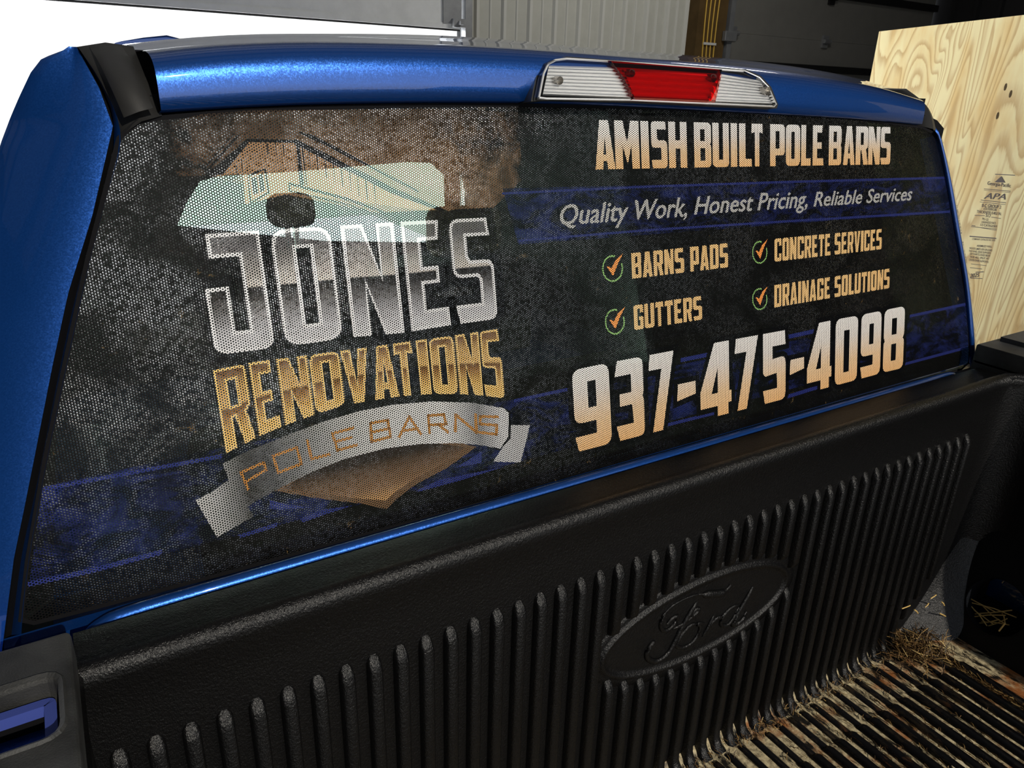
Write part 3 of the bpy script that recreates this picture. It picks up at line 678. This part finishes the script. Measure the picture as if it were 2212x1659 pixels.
textauto('CONCRETE SERVICES',(1670,516),(1904,494.5),(1676,565),(1905,538),'f_peach','service_lettering')
textauto('DRAINAGE SOLUTIONS',(1671,616),(1921,580),(1674,664),(1922,622),'f_peach','service_lettering')
def slogan(words,name):
    V=[];F=[]
    for s,tl,tr_,bl,br in words:
        v0,f=font(s,1,.28,0); x0=min(a[0] for a in v0)-.02; x1=max(a[0] for a in v0)+.02
        for q_,(ddx,ddy) in enumerate(((-.02,0),(.02,0),(0,.012),(0,-.012))):
            v=[(a[0]+ddx,a[1]+ddy) for a in v0]
            T2=px2([tl,tr_]);B2=px2([bl,br]); k=len(V)
            for a in v:
                u=(a[0]-x0)/(x1-x0); X=B2[0][0]+(B2[1][0]-B2[0][0])*u; zb_=interp(B2,X); zt_=interp(T2,X); V.append(gp(X,zb_+(zt_-zb_)*a[1]/.73,LY*(3+q_*.4)))
            F+=[[i+k for i in q] for q in f]
    return mk(name,V,F,'f_grey',film)
slogan([('Quality Work,',(1210,440),(1484,423),(1210,486),(1484,467)),('Honest Pricing,',(1498,423),(1744,409),(1499,463),(1744,447)),('Reliable Services',(1756,413),(1972,402),(1757,446),(1970,432))],"slogan_lettering")
def check(cx_,cy_,rx,ry):
    ck=[(-.55,.12),(-.42,.20),(-.12,.02),(.35,.7),(1.05,1.2),(.5,.35),(.06,-.58)]
    decal([[[(cx_+a*rx,cy_-b*ry) for a,b in ck]]],4,'check_mark','f_orange',uv=lambda x,z:(0,.5))
    outr=[];inr=[]
    for k in range(73):
        t=math.radians(75+k*310/72); j=1+.05*(k%2); outr.append((cx_+rx*j*math.cos(t),cy_-ry*j*math.sin(t))); inr.append((cx_+rx*.90*math.cos(t),cy_-ry*.90*math.sin(t)))
    decal([[outr+inr[::-1]]],3,'check_ring','f_green')
for a in ((1323,580,22,28),(1328,695,21,27),(1641,545,16,24),(1641,646,16,23)): check(*a)
# --- pillars
def rowsof(cols,n): return [resamp(smoothpts(c,5),n) for c in cols]
def col(pts,off,offtop,ys):
    out=[]
    for y in ys:
        x=interp([(p[1],p[0]) for p in pts],y); k=min(1,max(0,(y-101)/160)); out.append(gl(x,y,offtop+(off-offtop)*k))
    return out
YS=[101+(i/69)**1.5*1400 for i in range(70)]
L0=col([(156,101),(90,126),(66,157),(41,210),(23,252),(0,313),(-30,440),(-70,600),(-115,850),(-150,1050),(-190,1400),(-200,1560)],0.045,0.014,YS)
L1=col([(160,100),(150,150),(128,252),(88,410),(27,625),(0,725),(-35,900),(-70,1100),(-110,1400),(-125,1540)],0.015,0.010,YS)
L1b=col([(162,100),(165,150),(158,252),(118,410),(58,625),(30,760),(2,900),(-30,1100),(-75,1400),(-90,1540)],0.004,0.008,YS)
L2=col([(165,101),(214,190),(244,273),(199,467),(147,634),(113,792),(72,1000),(52,1100),(30,1206),(8,1377),(-10,1520)],-0.004,0.006,YS)
L3=[gl(x,y,.020) for x,y in [(168,103),(222,190),(254,283),(210,467),(165,634),(130,792),(89,1000),(68,1100),(46,1206),(24,1377),(8,1520)]]
L4=[gl(x,y,-.001) for x,y in [(170,104),(226,192),(261,298),(226,440),(188,590),(143,795),(100,1002),(80,1110),(62,1215),(48,1340),(40,1500)]]
sp=P(MB().grid([L0,[a_.lerp(b_,.5)+Vector((-.004,-.006,0)) for a_,b_ in zip(L0,L1)],L1,L1b,L2]),'side_pillar','paint',smooth=True); sp['label']='left rear pillar'
P(MB().grid([L0,[p+Vector((.01,2.2,-.03)) for p in L0]]),'side_panel','paint',smooth=True)
P(MB().grid([resamp(L2,60),[p+Vector((.002,.012,0)) for p in resamp(L2,60)],resamp(smoothpts(L3,5),60)]),'pillar_channel','dark')
P(MB().grid(rowsof([L3,[a_.lerp(b_,.5)+Vector((0,-.004,0)) for a_,b_ in zip(resamp(L3,12),resamp(L4,12))],L4],60)),'window_surround','paint',smooth=True)
R0=[gl(x,y,.0) for x,y in [(2020,284),(2024,295),(2040,372),(2062,500),(2080,600),(2090,690),(2094,750),(2096,800)]]
R1=[gl(x,y,-.008) for x,y in [(2021,284),(2030,300),(2049,382),(2070,500),(2087,600),(2098,690),(2102,750),(2104,803)]]
R2=[gl(x,y,.06) for x,y in [(2020,262),(2034,292),(2060,400),(2079,510),(2095,604),(2104,680),(2109,740),(2112,803)]]
rr2=rowsof([R0,R1,R2],40)
P(MB().grid(rr2+[[p+Vector((.02,2.0,-.02)) for p in rr2[2]]]),'side_pillar','paint',smooth=True)['label']='right rear pillar'
# --- roof ditch moldings
def ditch(lft,rgt,cap=None):
    n=12
    A_=resamp(smoothpts(lft,5),n);B_=resamp(smoothpts(rgt,5),n)
    mid=[a.lerp(b,.5)+Vector((0,-.004,.004)) for a,b in zip(A_,B_)]
    ext=lambda r,dy,dz:[p+Vector((0,dy,dz)) for p in r]
    rows=[[p+Vector((0,.04,-.012)) for p in A_],A_,mid,B_,[p+Vector((.0,.04,-.012)) for p in B_],[p+Vector((.06 if B_[0].x<0 else -.0,.05,-.02)) for p in B_]]; rows=[[r[0]+Vector((0,1.8,-.03)),r[0]+Vector((0,.25,.002))]+list(r) for r in rows]
    return P(MB().grid(rows),'roof_molding','mould',smooth=True)
def yq(t): return .215+.115*(1-t)**1.6
lm_=[(167,101),(190,140),(214,190),(244,273),(262,292)]; rm_=[(288,100),(303,138),(318,175),(346,240),(350,250)]
LM=[hy(x,y,yq(i/4)) for i,(x,y) in enumerate(lm_)]; RMo=[hy(x,y,yq(i/4)) for i,(x,y) in enumerate(rm_)]
dm=ditch(LM,RMo)
cpL=[hy(x,y,yq(i/3)-.008) for i,(x,y) in enumerate([(193,101),(212,132),(238,185),(268,254)])]; cpR=[hy(x,y,yq(i/3)-.008) for i,(x,y) in enumerate([(262,99),(282,128),(304,172),(331,233)])]
a_=resamp(smoothpts(cpL,5),10);b_=resamp(smoothpts(cpR,5),10)
mc=P(MB().grid([[p+Vector((0,.006,0)) for p in a_],a_,[p.lerp(q,.5)+Vector((0,-.002,.001)) for p,q in zip(a_,b_)],b_,[p+Vector((0,.006,0)) for p in b_]]),'molding_cap','mould',dm,True)
RL=[hy(x,y,yq(i/3)) for i,(x,y) in enumerate([(1945,195),(1981,226),(1993,254),(1996,274)])]; RR=[hy(x,y,yq(i/3)) for i,(x,y) in enumerate([(1960,197),(1998,224),(2016,256),(2024,292)])]
ditch(RL,RR)
for (px_,py_,xa0,xa1,nm) in ((292,112,-.06,.025,'l'),(1968,214,-.02,.045,'r')):
    p=hy(px_,py_,.335); P(MB().box(p.x+xa0,p.x+xa1,.33,1.25,p.z-.06,p.z+.002),'roof_gap_filler','dark')  # black filler box added to hide the white gap beside the roof edge
# --- lower cab back panel with bead
P(MB().grid([[(-.80,.118,GZ-.004),(1.25,.118,GZ-.004)],[(-.80,.124,GZ-.02),(1.25,.124,GZ-.02)],[(-.80,.13,-.9),(1.25,.13,-.9)]]),'cab_back','paint')
bd=[(-.600,.108,.040),(-.590,.106,.062),(-.572,.104,.076),(-.545,.103,.0815)]+[(x,.103,.0822-.004*((x+.2)/1.2 if x>-.2 else 0)) for x in (-.45,-.2,.1,.4,.7,.95)]+[(1.03,.104,.076),(1.06,.108,.066)]
P(MB().tube(smoothpts(bd,4),.0088,12),'window_bead','paint',smooth=True)
# --- centre high brake light
def bl(x,y,o=0): return hit(x,y,(0,1,-.62),.188-.62*.60+o)
hs=[(1147,219),(1152,190),(1163,149),(1172,134),(1186,125),(1225,122),(1400,135),(1612,150),(1644,164),(1666,188),(1681,226),(1678,234),(1540,228),(1364,220),(1190,216)]
fr=[bl(x,y,.002) for x,y in hs]; bk_=[p+Vector((0,.05,-.006)) for p in fr]
bo=P(MB().grid([fr,bk_],True).cap(fr).cap(bk_),'brake_light','mould'); bo['label']='high brake light with clear ends and red centre'
lo=[(1164,211),(1168,190),(1174,160),(1184,138),(1200,130),(1224,127),(1400,138),(1609,154),(1640,168),(1660,189),(1676,226),(1672,230),(1538,224),(1364,216),(1180,213)]
lr=[bl(x,y,-.010) for x,y in lo]
def refl(xl,xr,fy0,fy1,name,mat,nn=9):
    rows=[]
    for j in range(nn*2+1):
        t=j/(nn*2); r=[]
        for i in range(9):
            u=i/8; a=Vector(xl[0]).lerp(Vector(xr[0]),u); b=Vector(xl[1]).lerp(Vector(xr[1]),u); q=a.lerp(b,t)
            r.append(bl(q.x,q.y,-.001-(.0075 if j%2 else 0)))
        rows.append(r)
    return P(MB().grid(rows),name,mat,bo)
refl(((1186,141),(1172,206)),((1345,146),(1372,214)),0,1,'reflector','chrome')
refl(((1559,160),(1545,222)),((1642,174),(1670,226)),0,1,'reflector','chrome')
refl(((1345,146),(1372,214)),((1559,160),(1545,222)),0,1,'reflector','redrefl',5)
def lens(pts,name,mat,o=-.012):
    f=[bl(x,y,o) for x,y in pts]; c_=sum(f,Vector())/len(f); b=[p+(p-c_)*.012+Vector((0,.010,0)) for p in f]
    vs_,tr=tess([[(p.x,p.z) for p in f]]); V=list(f)+list(b); n=len(f)
    return mk(name,V,tr+[[i,(i+1)%n,(i+1)%n+n,i+n] for i in range(n)],mat,bo)
lens([(1164,211),(1168,190),(1174,160),(1184,138),(1200,130),(1224,127),(1320,132),(1346,165),(1369,212),(1364,216),(1180,213)],'clear_lens','lens')
lens([(1559,151),(1609,154),(1640,168),(1660,189),(1676,226),(1672,230),(1538,224),(1535,218),(1548,190)],'clear_lens','lens')
lens([(1320,131),(1440,141),(1560,150),(1548,190),(1536,218),(1450,214),(1369,211),(1350,170)],'red_lens','redlens',-.014)
for x,y,r in ((1206,174,7),(1362,158,6),(1538,169,6),(1654,197,6)):
    c=bl(x,y,-.010); rad=(bl(x+r,y,-.010)-c).length
    ring_=[c+Vector((math.cos(t)*rad,0,math.sin(t)*rad)) for t in [k*math.pi/6 for k in range(12)]]
    ri=[c+Vector((math.cos(t)*rad*.45,.004,math.sin(t)*rad*.45)) for t in [k*math.pi/6 for k in range(12)]]
    P(MB().grid([[p+Vector((0,.008,0)) for p in ring_],[p+Vector((0,-.004,0)) for p in ring_],ri],True).cap(ri),'screw','screw',bo,False)
# light frame lip around the lens
lip=[bl(x,y,-.006) for x,y in lo]
P(MB().tube(lip+[lip[0]],.0016,6,False),'lens_rim','chrome',bo,True)
# --- bed liner
BL=empty('bed_liner',(0,0,0)); BL.parent=T
XR=1.085; XL=-.60; ZF=-.477
prof=[(.0,ZF-.0),(.0,-.30),(.0,.04),(-.001,.075),(-.004,.088),(-.004,.097),(-.001,.104),(.005,.1085),(.012,.109),(.017,.105),(.020,.097),(.024,.0935),(.032,.0925),(.06,.093),(.082,.092),(.088,.087),(.09,.07),(.09,-.1)]
xs=[XL,-.58,-.4,-.1,.25,.6,.9,1.0,1.05,1.09]
rows=[]
for y,z in prof:
    r=[]
    for x in xs:
        k=max(0,(x-.95)/.14); dy=0; dz=0
        if y<.02 and z>.06: dz=.004*k
        if x<-.585 and y<.05 and z<.1: pass
        r.append((x,y-(.035*max(0,(x-1.03)/.06)**2 if y<.03 else 0),z+dz))
    rows.append(r)
hb=P(MB().grid(rows),'headboard','liner',BL,True)
P(MB().grid([[(XL,y,z) for y,z in prof],[(XL-.001,.085,z if z<.07 else .07) for y,z in prof]]),'headboard_end','liner',BL)
# side walls
def wall(sgn,X):
    rows=[]
    for y in (.0,-.02,-.3,-.9,-2.0):
        rows.append([(X,y,.112),(X-.006*sgn,y,.10),(X,y,.08),(X,y,-.235),(X-.010*sgn,y,-.26)])
    return P(MB().grid(rows),'side_wall','liner',BL,True)
wall(1,XR); wall(-1,XL+.0)
# rounded inner corner and chamfer with drain hole on the right
P(MB().grid([[(XR-.065*(1-math.sin(t)),-.065*(1-math.cos(t)),z) for t in [k*math.pi/16 for k in range(9)]] for z in (.108,.0,-.2,-.33,-.40,-.46)]),'inner_corner','liner',BL,True)
# chamfer plane through (XR,-.32) -> (.93,-.477)
cn=Vector((-.237,0,(XR-1.0))).normalized(); cdv=Vector((XR-1.0,0,.237)).normalized()
O_=Vector((1.0,0,ZF))
def chf(a,y): return O_+cdv*a+Vector((0,y,0))
H0=hit(2152,1312,(cn.x,cn.y,cn.z),float(O_.dot(cn))); ha=(H0-O_).dot(cdv); hyy=H0.y; hr=.060
outer=[(0,0),(0,-2.0),(.2518,-2.0),(.2518,0)]
hole=[(ha+hr*math.cos(t),hyy+hr*math.sin(t)) for t in [k*2*math.pi/28 for k in range(28)]]
vs_,tr=tess([outer,hole]); mk('corner_chamfer',[chf(v.x,v.y) for v in vs_],tr,'liner',BL)
hr3=[chf(a,y) for a,y in hole]; P(MB().grid([[p+cn*.002 for p in hr3],hr3,[p-cn*.07 for p in hr3]],True).cap([p-cn*.07 for p in hr3]),'corner_pocket','dark',BL)
# left lower part of bed is outside the view: plain chamfer
P(MB().grid([[(XL,0,-.32),(XL,-2,-.32)],[(XL+.15,0,ZF),(XL+.15,-2,ZF)]]),'corner_chamfer','liner',BL)
# gusset between headboard, wall and floor (worn ridge)
ga=[hy(x,y,o) for x,y,o in ((2083,1178,-.03),(2058,1235,-.05),(2030,1290,-.06),(2005,1335,-.06),(1985,1362,-.05))]
gu=P(MB().grid([[(1.035,.004,-.25),(1.0,.004,-.31),(.96,.004,-.38),(.92,.004,-.43),(.86,.004,-.479)],[(1.06,-.006,-.25),(1.035,-.010,-.31),(1.0,-.016,-.375),(.965,-.022,-.425),(.91,-.03,-.478)],[(1.075,-.016,-.25),(1.058,-.024,-.31),(1.03,-.034,-.375),(1.0,-.042,-.425),(.955,-.055,-.478)],[(1.086,-.03,-.24),(1.072,-.038,-.31),(1.046,-.05,-.375),(1.022,-.062,-.425),(.995,-.08,-.479)]]),'corner_gusset','liner',BL,True)
sm=gu.modifiers.new('sub','SUBSURF'); sm.levels=2; sm.render_levels=2
# floor
P(MB().grid([[(XL,.0,ZF+.018),(XR,.0,ZF+.018)],[(XL,-.012,ZF+.005),(XR,-.012,ZF+.005)],[(XL,-.03,ZF),(XR,-.03,ZF)],[(XL,-2,ZF),(XR,-2,ZF)]]),'liner_floor','dirt',BL,True)
# ribs on headboard
EC=(.236,-.1645); EA,EB=.218,.086
def ell(x,grow=1): 
    q=1-((x-EC[0])/(EA*grow))**2; return EB*grow*math.sqrt(q) if q>0 else None
def wrib(x,zt,zb,flare=True,w=.0092,h=.0115):
    rows=[]
    zs=[(zt+.004,0.0,.40),(zt+.001,.25,.74),(zt-.005,.62,.95),(zt-.015,1,1)]
    zs+=[(zt-.020-(zt-.020-zb-.05)*k/2,1,1) for k in (1,2)] if zt-zb>.12 else []
    if flare: zs+=[(zb+.035,1,1),(zb+.018,1.15,1.05),(zb+.006,1.7,1.25),(zb,2.6,1.5)]
    else: zs+=[(zb+.014,1,1),(zb+.006,.8,1),(zb,.0,.8)]
    for z,k,ww in zs:
        hh=h*k; rows.append([(x-w*ww,.001,z),(x-w*.86*ww,-hh*.8,z),(x-w*.6*ww,-hh,z),(x+w*.6*ww,-hh,z),(x+w*.86*ww,-hh*.8,z),(x+w*ww,.001,z)])
    return P(MB().grid(rows),'wall_rib','wallrib',BL,True)
for i in range(-16,31):
    x=-.0505+i*.0331; zt=-.001
    zb={30:-.345,29:-.385,28:-.425}.get(i,ZF+.004); fl=i<28
    e=ell(x)
    if e:
        wrib(x,zt,EC[1]+e,False); wrib(x,EC[1]-e,zb,fl)
    else: wrib(x,zt,zb,fl)
# emblem
def ering(gr,y,n=64): return [(EC[0]+.203*gr*math.cos(t),y,EC[1]+.0735*gr*math.sin(t)) for t in [2*math.pi*k/n for k in range(n)]]
def er2(d,y,n=64): return [(EC[0]+(.203+d)*math.cos(t),y,EC[1]+(.0735+d)*math.sin(t)) for t in [2*math.pi*k/n for k in range(n)]]
eo=P(MB().grid([er2(.022,.001),er2(.021,-.0010),er2(.010,-.0012),er2(.0065,-.0014),er2(.004,-.0050),er2(.0015,-.0062),er2(-.0015,-.0062),er2(-.004,-.0045),er2(-.007,-.0016),er2(-.012,-.0016)],True).cap(er2(-.012,-.0016)),'emblem','liner',BL,True); eo['label']='raised oval maker badge'
def C2(pts): return crop(pts,1250,1180,4.424)
sc=[[(1130,530),(1060,640),(990,760),(920,900),(860,1010),(790,1075),(720,1100),(660,1070),(650,1010),(690,940),(730,905)],
[(1450,370),(1380,440),(1250,455),(1100,470),(960,530),(860,600),(790,700),(790,790),(850,800),(930,720),(940,670),(890,690),(850,740)],
[(900,790),(980,750),(1060,690),(1120,640),(1150,600),(1110,610),(1080,660),(1120,690)],
[(1130,740),(1060,760),(980,850),(930,940),(980,970),(1070,930),(1140,840),(1160,760),(1130,740),(1200,735)],
[(1290,660),(1240,760),(1180,870)],[(1245,770),(1300,700),(1340,680),(1370,690)],
[(1530,560),(1450,590),(1370,680),(1360,750),(1420,750),(1480,680),(1530,580)],[(1665,385),(1600,500),(1530,620),(1470,730),(1500,745),(1570,690),(1600,620)]]
mb=MB()
for k,s_ in enumerate(sc):
    q=[hy(x,y,-.0020) for x,y in C2([(p.x,p.y) for p in smoothpts(s_,4)])]; n=len(q)
    rad=[.0038*(1.35 if k in (0,7) else 1)*min(1,.35+min(i,n-1-i)*.25) for i in range(n)]
    if k==1: rad=[.0038*(1.9 if 3<i<10 else (.55 if 9<i<22 else 1)) for i in range(n)]
    mb.tube([(p.x,p.y,p.z) for p in q],rad,8)
so_=mb.build('emblem_script','liner',BL,True)
# flatten script against the badge
for v in so_.data.vertices: v.co.y=-.0020+(v.co.y+.0020)*.8
# floor ribs
def frib(x,y0,y1,w,h):
    rows=[]
    for y,k in ((y0,0),(y0-.004,.6),(y0-.012,1),((y0+y1)/2,1),(y1,1)):
        rows.append([(x-w,y,ZF),(x-w*.8,y,ZF+h*k*.7),(x-w*.4,y,ZF+h*k),(x+w*.4,y,ZF+h*k),(x+w*.8,y,ZF+h*k*.7),(x+w,y,ZF)])
    return P(MB().grid(rows),'floor_rib','rib',BL,True)
for i in range(-13,31):
    x=-.0505+i*.0331+.008
    if x>.93: continue
    frib(x,-.030-random.random()*.006,-.115,.0068,.0055)
    frib(x,-.112,-2.0,.0096,.011)
# --- rail caps
def raily(x0,x1,hole):
    fy=.022 if x0<0 else .10; out=[(x0,fy),(x1,fy),(x1,-2.1),(x0,-2.1)]
    polys=[out]+([hole] if hole else [])
    vs_,tr=tess(polys); V=[(v.x,v.y,.140) for v in vs_]; n=len(vs_); V+=[(v.x,v.y,.100) for v in vs_]
    F=list(tr)
    rings=[list(range(4))]+([list(range(4,n))] if hole else [])
    for r in rings: F+=[[r[i],r[(i+1)%len(r)],r[(i+1)%len(r)]+n,r[i]+n] for i in range(len(r))]
    return V,F
hp=[(p.x,p.y) for p in [hz(x,y,.14) for x,y in ((131,1480),(145,1572))]]
hx=hp[0][0]; sh=outline([(hx-.002,-.036),(hx-.002,-.108),(hx-.10,-.108),(hx-.10,-.036)],.014,4); sh=[(v.x,v.y) for v in sh]
V,F=raily(-.86,-.597,sh); rc=mk('rail_cap',V,F,'cap',T); rc['label']='left bed rail cap with open stake pocket'; bevel(rc,.005,3,50)
sr=[(x,y) for x,y in sh]; q=offset(sr,-.004)
sp_=P(MB().grid([[(v[0],v[1],.122) for v in q],[(v.x,v.y,.122) for v in offset(sr,-.013)],[(v.x,v.y,.112) for v in offset(sr,-.014)]],True),'pocket_flange','inblue',rc)
P(MB().grid([[(v.x,v.y,.112) for v in offset(sr,-.014)],[(v.x,v.y,.0) for v in offset(sr,-.014)]],True),'stake_pocket','dark',rc)
P(MB().cap([(v.x,v.y,.0) for v in offset(sr,-.011)]),'pocket_floor','dark',rc)
P(MB().grid([[(v[0],v[1],.1402) for v in offset(sr,.006)],[(v[0],v[1],.1425) for v in offset(sr,.004)],[(v[0],v[1],.1402) for v in sr]],True),'pocket_lip','cap',rc)
V,F=raily(1.098,1.36,None); rc2=mk('rail_cap',V,F,'cap',T); rc2['label']='right bed rail cap'; bevel(rc2,.006,3,50)
P(MB().box(1.165,1.36,-2.0,.085,.1395,.150),'rail_pad','cap',rc2)
P(MB().box(1.098,1.36,-2.0,.098,.02,.104),'rail_skirt','cap',rc2)
# bed sides (blue) outside the liner, cab lower sides
P(MB().box(-.862,-.606,-2.15,.02,-.62,.10),'bed_side','paint'); P(MB().box(1.10,1.362,-2.15,.02,-.62,.10),'bed_side','paint')
P(MB().box(-.86,1.36,-2.15,.02,-.62,-.5),'bed_underside','dark')
P(MB().box(-.84,1.34,.14,4.2,-.9,-.2),'cab_lower','paint')
for x in (-.80,1.14):
    for y in (-1.1,2.9): P(MB().tube([(x,y,-1.12),(x+.16,y,-1.12)],.38,24),'wheel','mould')
# --- interior
CI=empty('cab_interior',(0,0,0)); CI.parent=T
def opening(pxs,y,x0,x1,z0,z1,name,mat):
    q=[(p.x,p.z) for p in [hy(a,b,y) for a,b in pxs]]
    vs_,tr=tess([[(x0,z0),(x1,z0),(x1,z1),(x0,z1)],q]); return mk(name,[(v.x,y,v.y) for v in vs_],tr,mat,CI)
wsp=[(383,487),(402,440),(432,392),(470,381),(620,372),(880,350),(930,352),(958,378),(964,505),(955,524),(700,520)]
opening(wsp,2.25,-.52,.98,-.55,.48,'windshield_surround','trim_in')
q=[hy(a,b,2.252) for a,b in wsp]; P(MB().cap(q),'windshield_glass','shield',CI)
P(MB().grid([[(-.44,.26,.585),(.92,.26,.585)],[(-.44,.5,.61),(.90,.5,.61)],[(-.44,1.9,.61),(.90,1.9,.61)],[(-.5,2.25,.465),(.95,2.25,.465)]]),'headliner','trim_in',CI)
P(MB().grid([[(-.49,.24,.585),(-.47,2.25,.56)],[(-.60,.19,.34),(-.53,2.25,.34)],[(-.665,.135,.1),(-.58,2.25,.1)],[(-.67,.135,-.8),(-.6,2.25,-.8)]]),'door_trim','trim_in',CI)
P(MB().grid([[(.93,.24,.585),(.90,2.25,.56)],[(1.125,.135,.1),(1.04,2.25,.1)],[(1.14,.135,-.8),(1.06,2.25,-.8)]]),'door_trim','trim_in',CI)
P(MB().box(-.7,1.2,.2,2.25,-.82,-.8),'carpet','trim_in',CI)
d_=P(MB().box(-.6,1.1,1.75,2.24,-.3,-.02),'dashboard','trim_in',CI); bevel(d_,.04,3)
def seat(x,y,w,nh):
    s_=P(MB().box(x-w/2,x+w/2,y,y+.13,-.75,.10),'seat_back','seat_dark',CI); bevel(s_,.04,3)
    for k in range(nh):
        hx_=x+(k-(nh-1)/2)*.46; h_=P(MB().box(hx_-.12,hx_+.12,y+.0,y+.10,.13,.28),'headrest','seat',CI); bevel(h_,.035,3)
seat(.55,1.35,.5,1); seat(.25,.42,1.35,0)
pa=hy(585,425,1.35); pb=hy(690,492,1.35)
h_=P(MB().box(pa.x,pb.x,1.35,1.44,pb.z,pa.z),'headrest','seat',CI); bevel(h_,.03,3)
for x_ in (pa.x+.05,pb.x-.05): P(MB().tube([(x_,1.40,pb.z-.12),(x_,1.40,pb.z+.02)],.008,8),'headrest_post','chrome',CI)
h_=P(MB().box(pa.x-.12,pb.x+.14,1.33,1.46,-.75,pb.z-.07),'seat_back','seat_dark',CI); bevel(h_,.04,3)
# ================================================================== LOOSE THINGS IN THE BED
GAPS=[-.0505+i*.0331+.0245 for i in range(-13,29)]
def straws(n,cx_,cy_,sx_,sy_,zc,name,lmin=.008,lmax=.03,th=.0008,ang=None,up=.25,zs=.006,gap=False):
    mb=MB()
    for i in range(n):
        x=random.gauss(cx_,sx_); y=random.gauss(cy_,sy_)
        if y>-.016: y=-.016-abs(y+.016)
        if gap: x=min(GAPS,key=lambda g_:abs(g_-x))+random.gauss(0,.0025)
        L=random.uniform(lmin,lmax); a=random.uniform(0,math.pi) if ang is None else random.gauss(ang,.5); e=random.gauss(0,up)
        z=zc+random.random()*zs; d=Vector((math.cos(a)*math.cos(e),math.sin(a)*math.cos(e),abs(math.sin(e))))*L
        m=Vector((random.gauss(0,.1),random.gauss(0,.1),random.random()*.12))*L
        p0=Vector((x,y,z)); mb.tube([p0,p0+d*.5+m,p0+d],[th,th*.9,th*.6],3,False)
    return mb.build(name,'straw')
o=straws(420,.865,-.060,.035,.022,ZF+.006,'straw_debris',.01,.045,.0009,None,.35,.02); tag(o,'tangled heap of brown straw in the corner below the round pocket','straw',kind='stuff')
o=straws(420,.42,-.030,.30,.010,ZF+.004,'straw_debris',.003,.016,.0007,None,.6); tag(o,'scattered chaff along the foot of the ribbed headboard','straw',kind='stuff')
o=straws(600,.70,-.20,.16,.10,ZF+.003,'straw_debris',.003,.018,.0007,1.57,.05,.003,True); tag(o,'fine chaff lying between the black floor ribs','straw',kind='stuff')
mb=MB()
for i in range(420):
    y=-.07-random.random()*.28; x=.905+random.gauss(0,.008)+(-.0)*y; p0=Vector((x,y,ZF+.002+random.random()*.006)); a=random.gauss(1.55,.5)
    mb.tube([p0,p0+Vector((math.cos(a),math.sin(a),random.random()*.2))*random.uniform(.004,.02)],.0008,3,False)
tag(mb.build('straw_debris','straw'),'line of chaff along the outermost floor rib','straw',kind='stuff')
def chp(x,y,o=.004):
    h=hit(x,y,(cn.x,cn.y,cn.z),float(O_.dot(cn))+o); return h
lst=[((2094,1292),(2150,1322)),((2096,1333),(2172,1329)),((2100,1302),(2196,1334)),((2104,1318),(2146,1349)),((2112,1346),(2158,1338)),((2122,1308),(2168,1346)),((2106,1326),(2186,1318)),((2098,1310),(2132,1352)),((2164,1324),(2171,1346)),((2120,1342),(2180,1350)),((2135,1352),(2176,1336))]
for k,((a,b),(c,d)) in enumerate(lst):
    p0=chp(a,b,-.028); p1=chp(c,d,-.018); m=(p0+p1)/2+Vector((0,0,.004*math.sin(k)))
    tag(MB().tube([p0,m,p1],.0013,5).build('straw_stalk','stem'),'straw stalk lying inside the round pocket of the bed corner','straw','straw stalks inside the round pocket')
tag(MB().tube([chp(2158,1363,.003),chp(2171,1346,.012)],.0019,5).build('straw_stalk','stem'),'short bright straw stalk just below the rim of the round pocket','straw')
def gus(x,y): return hy(x,y,-.062)
for k,((a,b),(c,d)) in enumerate((((1948,1315),(1966,1308)),((2010,1293),(2022,1285)),((1975,1317),(1983,1325)),((2034,1300),(2040,1308)),((1998,1312),(2006,1303)),((2030,1325),(2048,1335)))):
    p0=hy(a,b,-.040);p1=hy(c,d,-.040)
    tag(MB().tube([p0,(p0+p1)/2+Vector((0,-.001,.001)),p1],.0013,5).build('straw_stalk','stem'),['leftmost straw stalk above the heap, lying beside the last headboard ribs','highest of the loose straw stalks on the sloping bed corner','short straw stalk just right of the leftmost one above the heap','rightmost straw stalk high on the sloping bed corner','middle straw stalk on the sloping bed corner, tilted up to the right','lowest right straw stalk on the sloping bed corner above the heap'][k],'straw','loose straw stalks on the sloping bed corner')
dc=hz(2071,1654,ZF+.006); tag(MB().extrude([(dc.x+.0135*math.cos(t)*(1+.06*math.sin(3*t)),dc.y+.011*math.sin(t),ZF+.004) for t in [k*math.pi/10 for k in range(20)]],(0,0,.003)).build('flat_pebble','disc'),'flat pale round pebble between the floor ribs at the bottom edge','pebble')
# children of the truck were built in world coordinates: cancel the root offset once
for o in D.objects:
    if o.parent is T: o.location=Vector(o.location)-Vector(T.location)
